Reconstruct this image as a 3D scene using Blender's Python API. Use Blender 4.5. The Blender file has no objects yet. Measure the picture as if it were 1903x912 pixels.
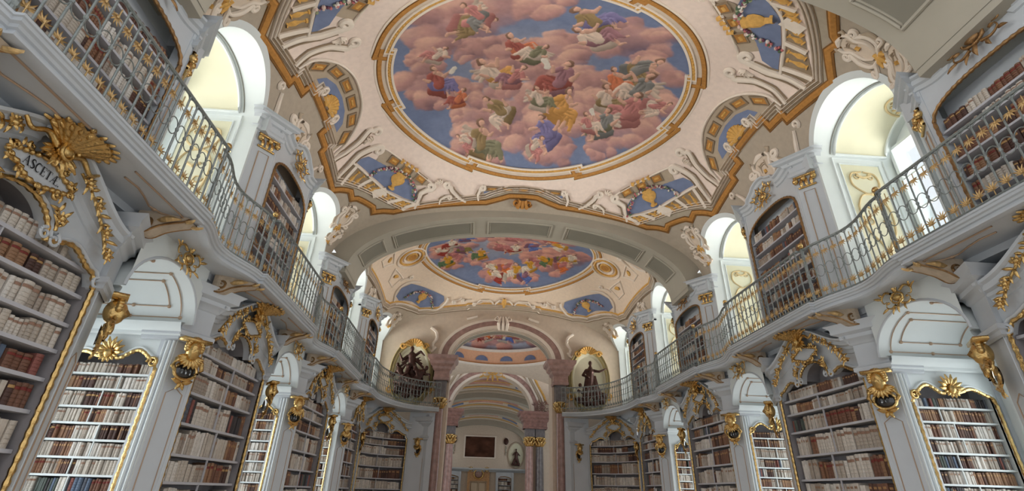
import bpy, bmesh, math, random
import numpy as np
from mathutils import Vector, Matrix
from mathutils.geometry import delaunay_2d_cdt
SC = bpy.context.scene
COL = SC.collection
rnd = random.Random(7)
PI = math.pi

# ------------------------------------------------------------------ camera
CAM = np.array([-1.08, 0.0, 1.6])
F_PX, PITCH, YAW, ROLL = 905.6, math.radians(26.907), math.radians(3.632), math.radians(1.67)
def cam_axes():
    cp, sp, c, s = math.cos(PITCH), math.sin(PITCH), math.cos(YAW), math.sin(YAW)
    w = np.array([s*cp, c*cp, sp]); r0 = np.array([c, -s, 0.0]); u0 = np.cross(r0, w)
    r = math.cos(ROLL)*r0+math.sin(ROLL)*u0
    return r, np.cross(r, w), w
AX_R, AX_U, AX_W = cam_axes()
cd = bpy.data.cameras.new('camera'); cam = bpy.data.objects.new('camera', cd); COL.objects.link(cam)
cd.sensor_fit = 'HORIZONTAL'; cd.sensor_width = 36.0; cd.lens = F_PX/1903*36.0; cd.clip_end = 200
cam.matrix_world = Matrix(((AX_R[0], AX_U[0], -AX_W[0], CAM[0]), (AX_R[1], AX_U[1], -AX_W[1], CAM[1]),
                           (AX_R[2], AX_U[2], -AX_W[2], CAM[2]), (0, 0, 0, 1)))
SC.camera = cam

# ------------------------------------------------------------------ world, exposure
wd = bpy.data.worlds.new('sky'); SC.world = wd; wd.use_nodes = True
wd.node_tree.nodes['Background'].inputs[0].default_value = (0.95, 0.97, 1.0, 1)
wd.node_tree.nodes['Background'].inputs[1].default_value = 0.95
SC.view_settings.view_transform = 'Standard'; SC.view_settings.look = 'None'
SC.view_settings.gamma = 1; SC.view_settings.use_curve_mapping = False
SC.view_settings.exposure = 0.15
SC.cycles.use_denoising = True
SC.cycles.max_bounces = 7; SC.cycles.diffuse_bounces = 5; SC.cycles.transparent_max_bounces = 12
WIN_UP, WIN_LOW = 11.0, 52.0      # watts of daylight through an upper and a lower window

# ------------------------------------------------------------------ layout (metres)
PER = 4.84                                # pier to pier
def PY(k): return 8.85+PER*(k-2)          # centre of pier k
def NY(k): return PY(k)+PER/2             # centre of the window niche beyond pier k
D_LOW, D_CAB, D_WALL, D_OUT = 5.22, 5.12, 5.45, 7.6
END_Y = 22.0
GAL_Z, RAIL_Z = 4.67, 5.68

# ------------------------------------------------------------------ materials
MATS = {}
def srgb(*c):
    return tuple(((v/255)/12.92 if v/255 <= 0.04045 else ((v/255+0.055)/1.055)**2.4) for v in c)
def mat(name, col=(0.8, 0.8, 0.8), rough=0.6, metal=0.0, attr=False, noise=0.0, nscale=8.0, bump=0.0, bscale=60.0, spec=0.3):
    if name in MATS: return MATS[name]
    m = bpy.data.materials.new(name); m.use_nodes = True
    nt = m.node_tree; b = nt.nodes['Principled BSDF']
    b.inputs['Roughness'].default_value = rough; b.inputs['Metallic'].default_value = metal
    b.inputs['Specular IOR Level'].default_value = spec
    tc = nt.nodes.new('ShaderNodeTexCoord')
    if attr:
        a = nt.nodes.new('ShaderNodeVertexColor'); a.layer_name = 'Col'; out = a.outputs['Color']
    else:
        a = nt.nodes.new('ShaderNodeRGB'); a.outputs[0].default_value = (*col, 1); out = a.outputs[0]
    if noise > 0:
        n = nt.nodes.new('ShaderNodeTexNoise'); n.inputs['Scale'].default_value = nscale; n.inputs['Detail'].default_value = 5
        nt.links.new(tc.outputs['Object'], n.inputs['Vector'])
        mr = nt.nodes.new('ShaderNodeMapRange'); mr.inputs[3].default_value = 1-noise; mr.inputs[4].default_value = 1+noise
        mr.inputs[1].default_value = 0.3; mr.inputs[2].default_value = 0.7
        nt.links.new(n.outputs['Fac'], mr.inputs[0])
        mx = nt.nodes.new('ShaderNodeVectorMath'); mx.operation = 'SCALE'
        nt.links.new(out, mx.inputs[0]); nt.links.new(mr.outputs[0], mx.inputs['Scale']); out = mx.outputs[0]
    nt.links.new(out, b.inputs['Base Color'])
    if bump > 0:
        n2 = nt.nodes.new('ShaderNodeTexNoise'); n2.inputs['Scale'].default_value = bscale; n2.inputs['Detail'].default_value = 4
        nt.links.new(tc.outputs['Object'], n2.inputs['Vector'])
        bp = nt.nodes.new('ShaderNodeBump'); bp.inputs['Strength'].default_value = bump; bp.inputs['Distance'].default_value = 0.01
        nt.links.new(n2.outputs['Fac'], bp.inputs['Height']); nt.links.new(bp.outputs[0], b.inputs['Normal'])
    MATS[name] = m; return m
WHITE = mat('white_lacquer', srgb(194, 199, 204), 0.42, noise=0.03, nscale=3, spec=0.4)
STUCCO = mat('white_stucco', srgb(218, 224, 224), 0.7, noise=0.02, nscale=2)
YELLOW = mat('pale_yellow_plaster', srgb(222, 218, 192), 0.8, noise=0.03, nscale=3)
SHELFM = mat('grey_white_shelf', srgb(190, 190, 196), 0.5)
BACKM = mat('case_back', srgb(150, 146, 148), 0.8, noise=0.12, nscale=5)
PGILT = mat('pale_gilding', srgb(198, 166, 116), 0.45, 0.5, noise=0.25, nscale=22)
GILT = mat('gilding', srgb(206, 172, 112), 0.25, 0.95, noise=0.22, nscale=22, bump=0.7, bscale=34)
GILTDK = mat('dull_gilding', srgb(152, 118, 80), 0.45, 0.75, noise=0.25, nscale=18, bump=0.4, bscale=70)
LINE = mat('gilt_line', srgb(180, 154, 130), 0.5, 0.3)
IRON = mat('grey_iron', srgb(138, 144, 142), 0.42, 0.35, noise=0.2, nscale=30)
BRONZE = mat('dark_bronze', srgb(74, 50, 44), 0.42, 0.35, noise=0.35, nscale=9)
MIRROR = mat('dark_mirror', srgb(40, 38, 36), 0.12, 0.0, spec=0.8)
INK = mat('black_lettering', srgb(38, 38, 42), 0.6)
BOOKM = mat('book_bindings', attr=True, rough=0.6, noise=0.16, nscale=14)
PAINT = mat('fresco_paint', attr=True, rough=0.85, noise=0.05, nscale=9, spec=0.1)
CREAM = mat('cream_paint', srgb(214, 198, 180), 0.85, noise=0.05, nscale=6, spec=0.1)
CREAML = mat('light_cream_paint', srgb(232, 220, 206), 0.85, noise=0.04, nscale=6, spec=0.1)
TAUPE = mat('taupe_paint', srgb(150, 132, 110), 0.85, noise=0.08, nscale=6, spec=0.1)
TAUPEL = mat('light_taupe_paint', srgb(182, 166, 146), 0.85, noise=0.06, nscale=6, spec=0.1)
OCHRE = mat('ochre_paint', srgb(184, 132, 72), 0.8, noise=0.14, nscale=14, spec=0.15)
OCHREL = mat('light_ochre_paint', srgb(214, 168, 96), 0.8, noise=0.14, nscale=14, spec=0.15)
BROWN = mat('brown_paint', srgb(128, 92, 54), 0.85, noise=0.1, nscale=10, spec=0.1)
SKYB = mat('blue_sky_paint', srgb(122, 134, 164), 0.85, noise=0.10, nscale=4, spec=0.1)
GREYP = mat('grey_plaster', srgb(172, 166, 152), 0.8, noise=0.04, nscale=2)
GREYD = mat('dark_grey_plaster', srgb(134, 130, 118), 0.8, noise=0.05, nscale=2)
FLOORM = mat('pale_stone_floor', srgb(222, 208, 190), 0.35, noise=0.08, nscale=2)
PINK = mat('rose_stucco_marble', srgb(160, 128, 120), 0.3, noise=0.25, nscale=5, spec=0.5)
PINKD = mat('dark_rose_marble', srgb(132, 98, 90), 0.3, noise=0.3, nscale=6, spec=0.5)
GREYM = mat('grey_marble', srgb(104, 98, 98), 0.3, noise=0.3, nscale=6, spec=0.5)
def glass_mat():
    m = bpy.data.materials.new('window_glass'); m.use_nodes = True; nt = m.node_tree; nt.nodes.clear()
    o = nt.nodes.new('ShaderNodeOutputMaterial'); mx = nt.nodes.new('ShaderNodeMixShader')
    t = nt.nodes.new('ShaderNodeBsdfTransparent'); g = nt.nodes.new('ShaderNodeBsdfGlossy'); g.inputs['Roughness'].default_value = 0.05
    t.inputs[0].default_value = (0.95, 0.98, 1, 1); mx.inputs[0].default_value = 0.06
    nt.links.new(t.outputs[0], mx.inputs[1]); nt.links.new(g.outputs[0], mx.inputs[2]); nt.links.new(mx.outputs[0], o.inputs[0])
    return m
GLASS = glass_mat()

# ------------------------------------------------------------------ mesh builder
ROOT = {}            # object name -> world location of its thing's root
class MB:
    def __init__(s): s.v = []; s.f = []; s.c = []; s.col = None
    def add(s, verts, faces):
        o = len(s.v); s.v.extend([tuple(map(float, p)) for p in verts]); s.f.extend([tuple(i+o for i in f) for f in faces])
        s.c.extend([s.col]*len(faces)); return s
    def box(s, x0, x1, y0, y1, z0, z1, fr=None):
        P = [(x, y, z) for z in (z0, z1) for y in (y0, y1) for x in (x0, x1)]
        if fr: P = [fr(*p) for p in P]
        return s.add(P, [(0, 2, 3, 1), (4, 5, 7, 6), (0, 1, 5, 4), (2, 6, 7, 3), (0, 4, 6, 2), (1, 3, 7, 5)])
    def grid(s, rows, closed=False):
        n, m = len(rows), len(rows[0]); V = [p for r in rows for p in r]; Fs = []
        for i in range(n-1):
            for j in range(m if closed else m-1):
                k = (j+1) % m; Fs.append((i*m+j, i*m+k, (i+1)*m+k, (i+1)*m+j))
        return s.add(V, Fs)
    def tube(s, path, r, n=6, closed=False):
        P = [np.array(p, float) for p in path]; N = len(P); rows = []
        rr = r if hasattr(r, '__len__') else [r]*N
        ref = np.array([0.13, 0.27, 0.95])
        for i in range(N):
            a = P[i-1] if (i > 0 or closed) else P[i]; b = P[(i+1) % N] if (i < N-1 or closed) else P[i]
            t = b-a; t /= (np.linalg.norm(t)+1e-9)
            e1 = np.cross(t, ref)
            if np.linalg.norm(e1) < 0.2: e1 = np.cross(t, [1.0, 0.1, 0])
            e1 /= np.linalg.norm(e1); e2 = np.cross(t, e1)
            rows.append([P[i]+rr[i]*(math.cos(q)*e1+math.sin(q)*e2) for q in [2*PI*j/n for j in range(n)]])
        if closed: rows.append(rows[0])
        return s.grid(rows, True)
    def ell(s, c, rx, ry, rz, nu=10, nv=7, fn=None):
        rows = []
        for i in range(nv+1):
            th = PI*i/nv; row = []
            for j in range(nu):
                ph = 2*PI*j/nu; d = (math.sin(th)*math.cos(ph), math.sin(th)*math.sin(ph), math.cos(th))
                k = fn(d) if fn else 1.0
                row.append((c[0]+rx*d[0]*k, c[1]+ry*d[1]*k, c[2]+rz*d[2]*k))
            rows.append(row)
        return s.grid(rows, True)
    def lathe(s, prof, o, n=16, ax=(0, 0, 1)):
        rows = [[(o[0]+r*math.cos(2*PI*j/n), o[1]+r*math.sin(2*PI*j/n), o[2]+h) for j in range(n)] for r, h in prof]
        return s.grid(rows, True)
    def leaf(s, c, d, n, L, w, bend=0.3):
        c, d, n = (np.array(q, float) for q in (c, d, n)); d /= np.linalg.norm(d)+1e-9
        sd = np.cross(d, n); sd /= np.linalg.norm(sd)+1e-9; n = np.cross(sd, d)
        rows = []
        for t, k in ((0.0, 0.25), (0.2, 0.85), (0.45, 1.0), (0.7, 0.72), (0.9, 0.3), (1.0, 0.04)):
            h = 0.16*math.sin(PI*t*0.8)-bend*0.55*t*t; m = c+d*L*t+n*L*h
            rows.append([m-sd*w*k-n*w*0.35, m-sd*w*k*0.5+n*w*0.1, m+n*w*0.30, m+sd*w*k*0.5+n*w*0.1, m+sd*w*k-n*w*0.35])
        return s.grid(rows)
    def build(s, name, m, parent=None, smooth=False, kind=None, label=None, root=None):
        if parent is not None and root is None: root = ROOT.get(parent.name, (0, 0, 0))
        if root is None: root = (0, 0, 0)
        V = np.array(s.v, float).reshape(-1, 3)-np.array(root)
        me = bpy.data.meshes.new(name); me.from_pydata(V.tolist(), [], s.f); me.materials.append(m)
        if any(c is not None for c in s.c):
            at = me.color_attributes.new('Col', 'FLOAT_COLOR', 'CORNER')
            cc = np.ones((len(me.loops), 4), np.float32); i = 0
            for f, c in zip(s.f, s.c):
                cc[i:i+len(f), :3] = c if c is not None else (0.7, 0.7, 0.7); i += len(f)
            at.data.foreach_set('color', cc.ravel())
        if smooth:
            me.polygons.foreach_set('use_smooth', [True]*len(me.polygons))
            if smooth != 'all': me.set_sharp_from_angle(angle=math.radians(38))
        o = bpy.data.objects.new(name, me); COL.objects.link(o)
        if parent is not None: o.parent = parent
        else: o.location = root
        ROOT[o.name] = tuple(root)
        if kind: o['kind'] = kind
        if label: o['label'] = label
        return o
def thing(name, label, cat, loc, group=None, kind=None):
    o = bpy.data.objects.new(name, None); COL.objects.link(o); o.location = loc; o.empty_display_size = 0.2
    o['label'] = label; o['category'] = cat
    if group: o['group'] = group
    if kind: o['kind'] = kind
    ROOT[o.name] = tuple(loc); return o
def tag(o, label, cat, group=None, kind=None):
    o['label'] = label; o['category'] = cat
    if group: o['group'] = group
    if kind: o['kind'] = kind
    return o
def copy_tree(o, dloc, parent=None):
    c = o.copy(); COL.objects.link(c)
    if parent is not None: c.parent = parent
    else: c.location = Vector(o.location)+Vector(dloc)
    base = ROOT.get(o.name, (0, 0, 0)); ROOT[c.name] = tuple(np.array(base)+np.array(dloc))
    for ch in o.children: copy_tree(ch, dloc, c)
    return c
def inst(src, parent, loc, root, rot=None, scale=None):
    c = bpy.data.objects.new(src.name.split('.')[0], src.data); COL.objects.link(c); c.parent = parent
    c.location = np.array(loc)-np.array(root)
    if rot is not None: c.rotation_euler = rot
    if scale is not None: c.scale = scale
    return c
def mitre(path, closed=False):
    P = np.array(path, float); n = len(P); out = np.zeros((n, 2))
    for i in range(n):
        a = P[i]-P[i-1] if (i > 0 or closed) else P[1]-P[0]
        b = P[(i+1) % n]-P[i] if (i < n-1 or closed) else P[-1]-P[-2]
        a = a/(np.linalg.norm(a)+1e-9); b = b/(np.linalg.norm(b)+1e-9)
        na = np.array([-a[1], a[0]]); nb = np.array([-b[1], b[0]]); q = na+nb; l = np.linalg.norm(q)
        q = q/l if l > 1e-6 else na
        out[i] = q/max(0.45, float(q@na))
    return out
def smoothp(pts, n=8, closed=False):                 # Catmull-Rom
    P = [np.array(p, float) for p in pts]; N = len(P); out = []
    for i in range(N if closed else N-1):
        p0 = P[i-1] if (i > 0 or closed) else 2*P[0]-P[1]; p1 = P[i]; p2 = P[(i+1) % N]
        p3 = P[(i+2) % N] if (i+2 < N or closed) else 2*P[-1]-P[-2]
        for t in np.linspace(0, 1, n, endpoint=False):
            out.append(0.5*((2*p1)+(p2-p0)*t+(2*p0-5*p1+4*p2-p3)*t*t+(3*p1-p0-3*p2+p3)*t**3))
    if not closed: out.append(P[-1])
    return out
def resample(path, step, closed=False):
    P = [np.array(p, float) for p in path]
    if closed: P = P+[P[0]]
    out = []
    for a, b in zip(P[:-1], P[1:]):
        n = max(1, int(math.ceil(np.linalg.norm(b-a)/step)))
        out += [a+(b-a)*i/n for i in range(n)]
    if not closed: out.append(P[-1])
    return out
def fsweep(mb, path, prof, fr, d0, closed=False):     # path in (s, z) on a front at d0; profile (in-plane offset, out)
    N = mitre(path, closed); rows = [[fr(p[0]+n[0]*a, d0-b, p[1]+n[1]*a) for a, b in prof] for p, n in zip(path, N)]
    if closed: rows.append(rows[0])
    mb.grid(rows)
def psweep(mb, path, prof, fr, closed=False):         # path in plan (s, d); profile (out, z); out is to the left of the path
    N = mitre(path, closed); rows = [[fr(p[0]+n[0]*a, p[1]+n[1]*a, z) for a, z in prof] for p, n in zip(path, N)]
    if closed: rows.append(rows[0])
    mb.grid(rows)
def straight(sg, yc): return lambda s, d, z: (sg*d, yc+s, z)
def spiral(c, r0, turns, a0, sgn=1, n=26, rend=0.3):
    out = []
    for i in range(n+1):
        t = i/n; r = r0*(1-t*(1-rend)); a = a0+sgn*turns*2*PI*t
        out.append((c[0]+r*math.cos(a), c[1]+r*math.sin(a)))
    return out
SIDES = ((1, 'right'), (-1, 'left'))
ORD = ['first', 'second', 'third', 'fourth', 'fifth', 'sixth', 'seventh', 'eighth', 'ninth', 'tenth', 'eleventh', 'twelfth', 'thirteenth', 'fourteenth',
       'fifteenth', 'sixteenth', 'seventeenth', 'eighteenth', 'nineteenth', 'twentieth']
def ordn(i):
    if i < 20: return ORD[i]
    t = {2: 'twenty', 3: 'thirty', 4: 'forty', 5: 'fifty', 6: 'sixty'}[(i+1)//10]
    return t+'-'+ORD[(i+1) % 10-1] if (i+1) % 10 else {'twenty': 'twentieth', 'thirty': 'thirtieth', 'forty': 'fortieth', 'fifty': 'fiftieth', 'sixty': 'sixtieth'}[t]
# ================================================================== structure
D_OUT = 7.05
Y_BACK = -3.2
fl = MB(); fl.box(-7.4, 7.4, Y_BACK, 66.0, -0.2, 0.0); fl.build('floor', FLOORM, kind='structure')
BAYS = [(8.75, 4.1), (18.08, 3.92)]                   # centre and half length of each vault bay
AX = 5.45; ZS = 7.3; HR = 2.0; HD = 1.4
def vz(x, s, hl):
    u = np.minimum(np.abs(x)/AX, 1.0); v = np.minimum(np.abs(s)/hl, 1.0)
    return ZS+HR*np.sqrt(np.maximum(1-u**2.2, 0))+HD*(1-v**2)*np.sqrt(np.maximum(1-u**7, 0))
def vpt(x, s, bay):
    yc, hl = BAYS[bay]; x = max(-AX+1e-4, min(AX-1e-4, x)); s = max(-hl, min(hl, s))
    return np.array([x, yc+s, float(vz(np.float64(x), np.float64(s), hl))])
def vnorm(x, s, bay):                                  # unit normal pointing into the room
    yc, hl = BAYS[bay]; x = max(-5.36, min(5.36, x)); e = 0.02; s = max(-hl+e, min(hl-e, s))
    gx = float(vz(x+e, s, hl)-vz(x-e, s, hl))/(2*e); gs = float(vz(x, s+e, hl)-vz(x, s-e, hl))/(2*e)
    n = np.array([gx, gs, -1.0]); return n/np.linalg.norm(n)
def vault_d(y, z, bay):                                # how far from the axis the vault stands at (y, z)
    yc, hl = BAYS[bay]; lo, hi = 2.0, AX-1e-4
    if z <= float(vz(np.float64(hi), np.float64(y-yc), hl)): return AX
    for _ in range(30):
        m = (lo+hi)/2
        if float(vz(np.float64(m), np.float64(y-yc), hl)) > z: lo = m
        else: hi = m
    return lo
NR, NSP, NRY = 0.96, 7.6, 0.80                                    # upper niche half width and springing
UP_NICHES = [NY(0), NY(1), NY(2), NY(3), NY(4)]        # NY(0) lies behind the near cabinets
WIN_N = [0]
def window(nm, sg, y, z0, z1, hw, arch, grid):
    WIN_N[0] += 1; fr = straight(sg, y)
    w = MB(); t = 0.06
    w.box(-hw, -hw+t, D_OUT-0.08, D_OUT+0.02, z0, z1, fr); w.box(hw-t, hw, D_OUT-0.08, D_OUT+0.02, z0, z1, fr)
    w.box(-hw, hw, D_OUT-0.08, D_OUT+0.02, z0, z0+t, fr); w.box(-hw, hw, D_OUT-0.08, D_OUT+0.02, z1-t, z1, fr)
    o = w.build('window_%d' % WIN_N[0], STUCCO, root=fr(0, D_OUT, z0), kind='structure')
    cols, rows = grid
    for i in range(cols):
        for j in range(rows):
            a, b = -hw+t+(2*hw-2*t)*i/cols, -hw+t+(2*hw-2*t)*(i+1)/cols; c, d = z0+t+(z1-z0-2*t)*j/rows, z0+t+(z1-z0-2*t)*(j+1)/rows
            MB().box(a+0.01, b-0.01, D_OUT-0.03, D_OUT-0.02, c+0.01, d-0.01, fr).build('pane', GLASS, o)
    m = MB()
    for i in range(1, cols): x = -hw+t+(2*hw-2*t)*i/cols; m.box(x-0.015, x+0.015, D_OUT-0.06, D_OUT, z0, z1, fr)
    for j in range(1, rows): z = z0+t+(z1-z0-2*t)*j/rows; m.box(-hw, hw, D_OUT-0.055, D_OUT-0.005, z-0.015, z+0.015, fr)
    m.build('glazing_bar', STUCCO, o)
    ld = bpy.data.lights.new('daylight', 'AREA'); ld.shape = 'RECTANGLE'; ld.size = 2*hw; ld.size_y = z1-z0
    ld.energy = WIN_UP if z0 > 4 else WIN_LOW; ld.color = (1.0, 0.99, 0.97); ld.spread = math.radians(150)
    lo = bpy.data.objects.new('daylight', ld); COL.objects.link(lo)
    lo.matrix_world = Matrix.Translation(fr(0, D_OUT+0.25, (z0+z1)/2)) @ Matrix(((0, 0, sg, 0), (1, 0, 0, 0), (0, 1, 0, 0), (0, 0, 0, 1))).to_4x4()
    if z0 > 4:                                          # added fill lamp, tilted up to brighten the vault
        l2 = ld.copy(); l2.energy = 62.0; l2.color = (1.0, 0.93, 0.84); l2.spread = math.radians(62); q = bpy.data.objects.new('ceiling_fill_light', l2); COL.objects.link(q)
        q.matrix_world = lo.matrix_world @ Matrix.Rotation(math.radians(22), 4, 'X') @ Matrix.Translation((0, 0, 0.02))
    return o
def arch_pts(r, zs, n=24, ry=None):
    return [(r*math.cos(PI-PI*i/n), zs+(ry or r)*math.sin(PI*i/n)) for i in range(n+1)]
def rocaille(mb, fr, c, d, R):                          # gilded rococo ornament: cabochon, C-scrolls, small leaves
    o = np.array(fr(0, 0, 0)); ax = np.array(fr(1, 0, 0))-o; out = np.array(fr(0, -1, 0))-o; up = np.array((0, 0, 1.0))
    F = lambda u, v, h=0.0: fr(c[0]+u*R, d-h*R, c[1]+v*R)
    mb.ell(F(0, 0, 0.08), *(np.abs(ax)*0.26*R+np.abs(out)*0.12*R+up*0.18*R), 10, 6)
    mb.tube([F(0.36*math.cos(a), 0.26*math.sin(a), 0.08) for a in np.linspace(0, 2*PI, 20)[:-1]], [0.06*R+0.02*R*math.sin(i*2.4) for i in range(19)], 6, True)
    for e in (-1, 1):
        for pts, r in (([(0.30, 0.30), (0.62, 0.44), (0.92, 0.22), (0.86, -0.04), (0.66, -0.02)], 0.07), ([(0.2, -0.34), (0.5, -0.42), (0.74, -0.30), (0.72, -0.12)], 0.06), ([(0.05, 0.30), (0.16, 0.56), (0.36, 0.60), (0.40, 0.46)], 0.055)):
            P = smoothp([(e*u, v) for u, v in pts], 6); mb.tube([F(p[0], p[1], 0.08) for p in P], [r*R*(1.0-0.75*i/len(P)) for i in range(len(P))], 6)
        for u, v, an, L in ((0.9, 0.2, 20, .42), (0.85, 0.3, 60, .28), (0.7, -0.35, -30, .34), (0.3, -0.4, -70, .34), (0.35, 0.6, 65, .32), (0.55, 0.5, 95, .22), (0.5, -0.1, -10, .2)):
            a = math.radians(an); mb.leaf(F(e*u, v, 0.06), ax*e*math.cos(a)+up*math.sin(a)+out*0.35, out, L*R*1.15, 0.075*R)
    mb.leaf(F(0, 0.3, 0.1), up+out*.3, out, 0.45*R, 0.1*R); mb.leaf(F(0, -0.3, 0.1), -up+out*.3, out, 0.5*R, 0.1*R)
def vline(mb, fr, pts, r=0.012, n=5): mb.tube([fr(*p) for p in pts], r, n)
WALLS = {}
LOW_NICHES = [NY(0), NY(1), NY(2), NY(3)]
LHW, LSP, LRY = 0.77, 3.66, 0.60                       # lower niche half width, springing, rise
for sg, side in SIDES:
    # outer wall, pierced by the windows
    o = MB(); ys = [Y_BACK]
    for y in UP_NICHES:
        o.box(D_OUT, D_OUT+0.35, ys[-1], y-0.92, 0, 9.2, lambda a, b, c: (sg*a, b, c))
        fr = straight(sg, y)
        o.box(-0.92, 0.92, D_OUT, D_OUT+0.35, 8.0, 9.2, fr); o.box(-0.92, 0.92, D_OUT, D_OUT+0.35, 3.4, 5.1, fr); o.box(-0.92, 0.92, D_OUT, D_OUT+0.35, 0, 0.8, fr)
        o.box(-0.92, -0.6, D_OUT, D_OUT+0.35, 0.8, 3.4, fr); o.box(0.6, 0.92, D_OUT, D_OUT+0.35, 0.8, 3.4, fr)
        ys.append(y+0.92)
    o.box(D_OUT, D_OUT+0.35, ys[-1], END_Y+0.4, 0, 9.2, lambda a, b, c: (sg*a, b, c))
    wl = o.build('wall_'+side, STUCCO, kind='structure'); WALLS[sg] = wl
    # body of each pier below the gallery, and the cabinets' back wall above it
    for k in (0, 1, 2, 3, 4):
        y = PY(k); fr = straight(sg, y); p = MB()
        y1 = 1.24 if k < 4 else 1.55
        p.box(-1.22, y1, 5.72, D_OUT, 0, 4.5, fr); p.box(-1.64, -1.22, 6.98, D_OUT, 0, 4.5, fr)
        if k < 4: p.box(1.24, 1.64, 5.6, D_OUT, 0, 4.5, fr)
        p.box(-1.64, 1.64, 5.3, D_OUT, 4.42, 4.55, fr)
        p.build('pier', WHITE, wl)
        u = MB(); hw = PER/2-NR-0.055
        u.box(-hw, hw, D_WALL+0.02, D_OUT-0.02, GAL_Z, NSP-0.01, fr)
        u.build('upper_wall', STUCCO, wl)
    # upper niches: reveal panels, tunnel up to the vault, painted panels
    for i, y in enumerate(UP_NICHES):
        fr = straight(sg, y); bay = 0 if y < 13.5 else 1
        t = MB(); rows = []; A = arch_pts(NR, NSP, 28, NRY)
        for a, z in A:
            d0 = vault_d(y+a, z, bay) if 4.7 < y < 22 else 5.3
            rows.append([fr(a, d0-0.03, z), fr(a, (d0+D_OUT)/2, z), fr(a, D_OUT, z)])
        t.grid(rows); rim = []
        for (a, z), (a2, z2) in zip(A, arch_pts(NR+0.12, NSP, 28, NRY+0.12)):
            d0 = vault_d(y+a, z, bay) if 4.7 < y < 22 else 5.3; d1 = vault_d(y+a2, z2, bay) if 4.7 < y < 22 else 5.3
            rim.append([fr(a, d0-0.03, z), fr(a2, d1-0.035, z2), fr(a2, d1+0.03, z2)])
        t.grid(rim); t.build('niche_vault', STUCCO, wl, smooth=True)
        # yellow panel in the tunnel with a moulded border
        b = MB(); pn = MB(); q = [math.radians(v) for v in np.linspace(14, 166, 26)]
        def ring(dd, r): return [fr(r*math.cos(v), dd, NSP+(r-NR+NRY)*math.sin(v)) for v in q]
        pn.grid([ring(d, NR-0.012) for d in (5.78, 6.2, 6.85)]); pn.build('yellow_panel', YELLOW, wl, smooth=True)
        outl = ring(5.78, NR-0.02)+ring(6.85, NR-0.02)[::-1]; b.tube(outl, 0.028, 6, True); b.build('panel_moulding', STUCCO, wl, smooth=True)
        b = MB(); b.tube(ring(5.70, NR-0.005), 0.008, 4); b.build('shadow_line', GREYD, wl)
        sh = MB()                                     # painted shell at the head of the niche
        ot = lambda th, d: fr((NR-0.02)*math.cos(th), d, NSP+(NRY-0.02)*math.sin(th))
        sh.tube([ot(PI/2+0.34*math.cos(v), 6.84-0.46*math.sin(v)) for v in np.linspace(0, PI, 20)], 0.022, 5)
        for v in np.linspace(0.25, PI-0.25, 8): sh.tube([ot(PI/2+0.05*math.cos(v), 6.82-0.08*math.sin(v)), ot(PI/2+0.29*math.cos(v), 6.84-0.38*math.sin(v))], [0.012, 0.03], 5)
        sh.build('painted_shell', mat('tan_paint', srgb(206, 184, 140), 0.8), wl, smooth=True)
        # flat reveals with a framed ornament panel on both sides
        for e in (-1, 1):
            m = MB(); m.box(e*NR, e*(NR+0.05), 5.40, D_OUT, GAL_Z, NSP, fr)
            m.build('window_reveal', STUCCO, wl)
            pm = MB()
            R0 = [(5.72, 5.0), (6.78, 5.0), (6.78, 7.72), (5.72, 7.72)]; R1 = [(5.84, 5.12), (6.66, 5.12), (6.66, 7.6), (5.84, 7.6)]
            pm.tube([fr(e*(NR-0.004), d, z) for d, z in R0], 0.022, 5, True); pm.tube([fr(e*(NR-0.004), d, z) for d, z in R1], 0.014, 5, True)
            pm.build('panel_moulding', STUCCO, wl)
            yp = MB(); yp.box(e*NR, e*(NR-0.006), 5.86, 6.64, 5.14, 7.58, fr); yp.build('ornament_panel', YELLOW, wl)
            if e == 1:
                og = MB()
                def oo(pts, r): og.tube([fr(e*(NR-0.010), d, z) for d, z in pts], r, 5)
                for f in (-1, 1):
                    oo(smoothp([(6.25+f*0.02, 7.42), (6.25+f*0.24, 7.36), (6.25+f*0.27, 7.1), (6.25+f*0.05, 6.92), (6.25-f*0.16, 6.86), (6.25-f*0.30, 6.55), (6.25-f*0.26, 6.1), (6.25-f*0.1, 5.85), (6.25, 5.6)], 6), 0.020)
                    oo(spiral((6.25+f*0.15, 7.3), 0.1, 1.1, 0 if f > 0 else PI, f, 14), 0.014)
                    oo(spiral((6.25-f*0.16, 6.3), 0.09, 1.1, PI if f > 0 else 0, f, 14), 0.014)
                oo([(6.1, 7.33), (6.25, 7.28), (6.4, 7.33)], 0.03); oo([(6.12, 6.62), (6.25, 6.55), (6.38, 6.62)], 0.03)
                og.build('painted_ornament', mat('tan_paint', srgb(206, 184, 140), 0.8), wl, smooth=True)
        MB().box(-NR, NR, 5.46, D_OUT, GAL_Z-0.15, GAL_Z-0.02, fr).build('niche_floor', STUCCO, wl)
        window('w', sg, y, 5.1, 8.0, 0.92, True, (2, 4))
    # lower niches: vault, ledge, arch
    for i, y in enumerate(LOW_NICHES):
        fr = straight(sg, y); n = MB(); A = arch_pts(LHW, LSP, 20, LRY)
        n.grid([[fr(a, d, z) for d in (5.26, 6.2, D_OUT)] for a, z in A])
        top = 4.56; n.grid([[fr(a, 5.26, z), fr(a, 5.26, max(top, z+0.05))] for a, z in A])
        n.build('lower_niche_vault', STUCCO, wl, smooth=True)
        am = MB(); fsweep(am, arch_pts(LHW+0.005, LSP, 20, LRY), [(0, 0), (0.005, 0.012), (0.02, 0.016), (0.04, 0.0)], fr, 5.26)
        am.build('arch_moulding', WHITE, wl, smooth=True)
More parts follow.
